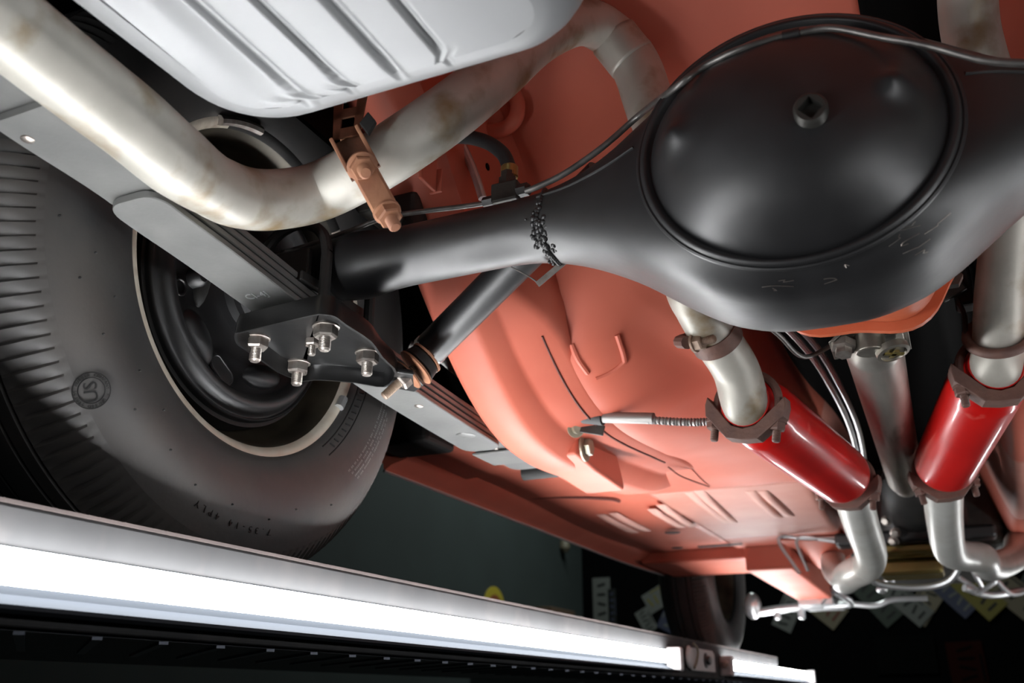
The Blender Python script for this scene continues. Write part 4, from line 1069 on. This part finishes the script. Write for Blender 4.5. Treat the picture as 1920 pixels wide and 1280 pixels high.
wall_plate(.47, .62, -55, 'plate_green', 'last greenish plate at the photo edge', .28, .14)
wall_plate(-2.215, .62, 90, 'plate_white', 'upright white plate beside the corner of the green wall', .36, .13, 'plate_dark')
wall_plate(-2.14, .60, 90, 'plate_dark', 'narrow dark plate beside the upright white one', .24, .06, 'plate_blue')
wall_plate(-1.78, .66, -28, 'plate_white', 'pale plate with yellow corner above the sill end', .26, .14, 'plate_yellow')
wall_plate(-1.70, .55, -62, 'plate_blue', 'blue grey plate overlapping the pale plate with yellow corner', .28, .14, 'plate_white', 6.486)
wall_plate(-1.90, .50, 62, 'plate_white', 'small white plate corner left of the overlapping plates', .16, .10)
wall_plate(-.28, .25, 0, 'card_dark', 'dim framed dark card low on the far wall', .34, .22, 'card_dark')
wall_plate(.05, .17, 88, 'card_red', 'dim red brown card low on the far wall', .30, .20, 'card_dark')
sg = thing('round_sign', (-2.35, 5.05, .38), 'round yellow sign leaning on the green wall above the runway', 'sign')
MB().lathe((-2.358, 5.05, .46), (1, 0, 0), [(0, .145), (.006, .145), (.007, .14)], 48).build('disc', 'sign_yellow', sg)
MB().lathe((-2.351, 5.05, .46), (1, 0, 0), [(0, .10), (.003, .10)], 40).build('inner_disc', 'sign_orange', sg)
bx = thing('cardboard_box', (-2.28, 5.75, .42), 'brown cardboard box end by the green wall behind the runway', 'box')
MB().box((-2.28, 5.75, .47), (.14, .40, .12)).build('carton', 'box_brown', bx, 0, bevel=.004)
MB().box((-2.28, 5.75, .5315), (.03, .40, .002)).build('tape', 'plate_cream', bx, 0)
sh = thing('wall_shelf', (-2.26, 5.5, .38), 'dark shelf board on the green wall carrying the box', 'shelf')
MB().box((-2.26, 5.5, .40), (.19, 1.4, .02)).build('board', 'wall_black', sh, 0)
for y in (5.0, 6.0): MB().box((-2.28, y, .35), (.14, .02, .08)).build('shelf_bracket', 'wall_black', sh, 0)
hk = thing('wall_lamp', (-2.33, 6.1, .97), 'small pale bulb shaped thing hanging on the green wall', 'lamp')
MB().lathe((-2.33, 6.1, 1.06), (0, 0, -1), [(0, .012), (.03, .016), (.06, .034), (.10, .036), (.125, .02), (.128, 0)], 20).build('bulb', 'plate_cream', hk)
MB().box((-2.345, 6.1, 1.07), (.03, .03, .03)).build('bulb_holder', 'plate_dark', hk, 0)
# clip on the rail between the two lamps
cl = thing('cable_clip', (-.535, 2.45, .06), 'silver bracket with black screw knob between the two tube lights', 'bracket')
MB().prism([(-.541, 2.38, .065), (-.541, 2.38, .112), (-.541, 2.40, .118), (-.541, 2.60, .118), (-.541, 2.62, .11), (-.541, 2.62, .065)], (.004, 0, 0)).build('bracket_plate', 'plastic_grey', cl, 30, bevel=.001)
MB().lathe((-.537, 2.52, .092), (1, 0, 0), [(0, .018), (.003, .018), (.004, .011), (.012, .011), (.014, .008)], 20).build('screw_knob', 'black', cl)
MB().tube([(-.535, 2.40, .128), (-.530, 2.42, .112), (-.532, 2.41, .085), (-.534, 2.39, .07)], .003, 8, 4).build('lamp_wire', 'plate_cream', cl)
MB().ell((-.537, 2.36, .095), (.006, .03, .026)).build('lamp_socket', 'plastic_grey', cl, 60)
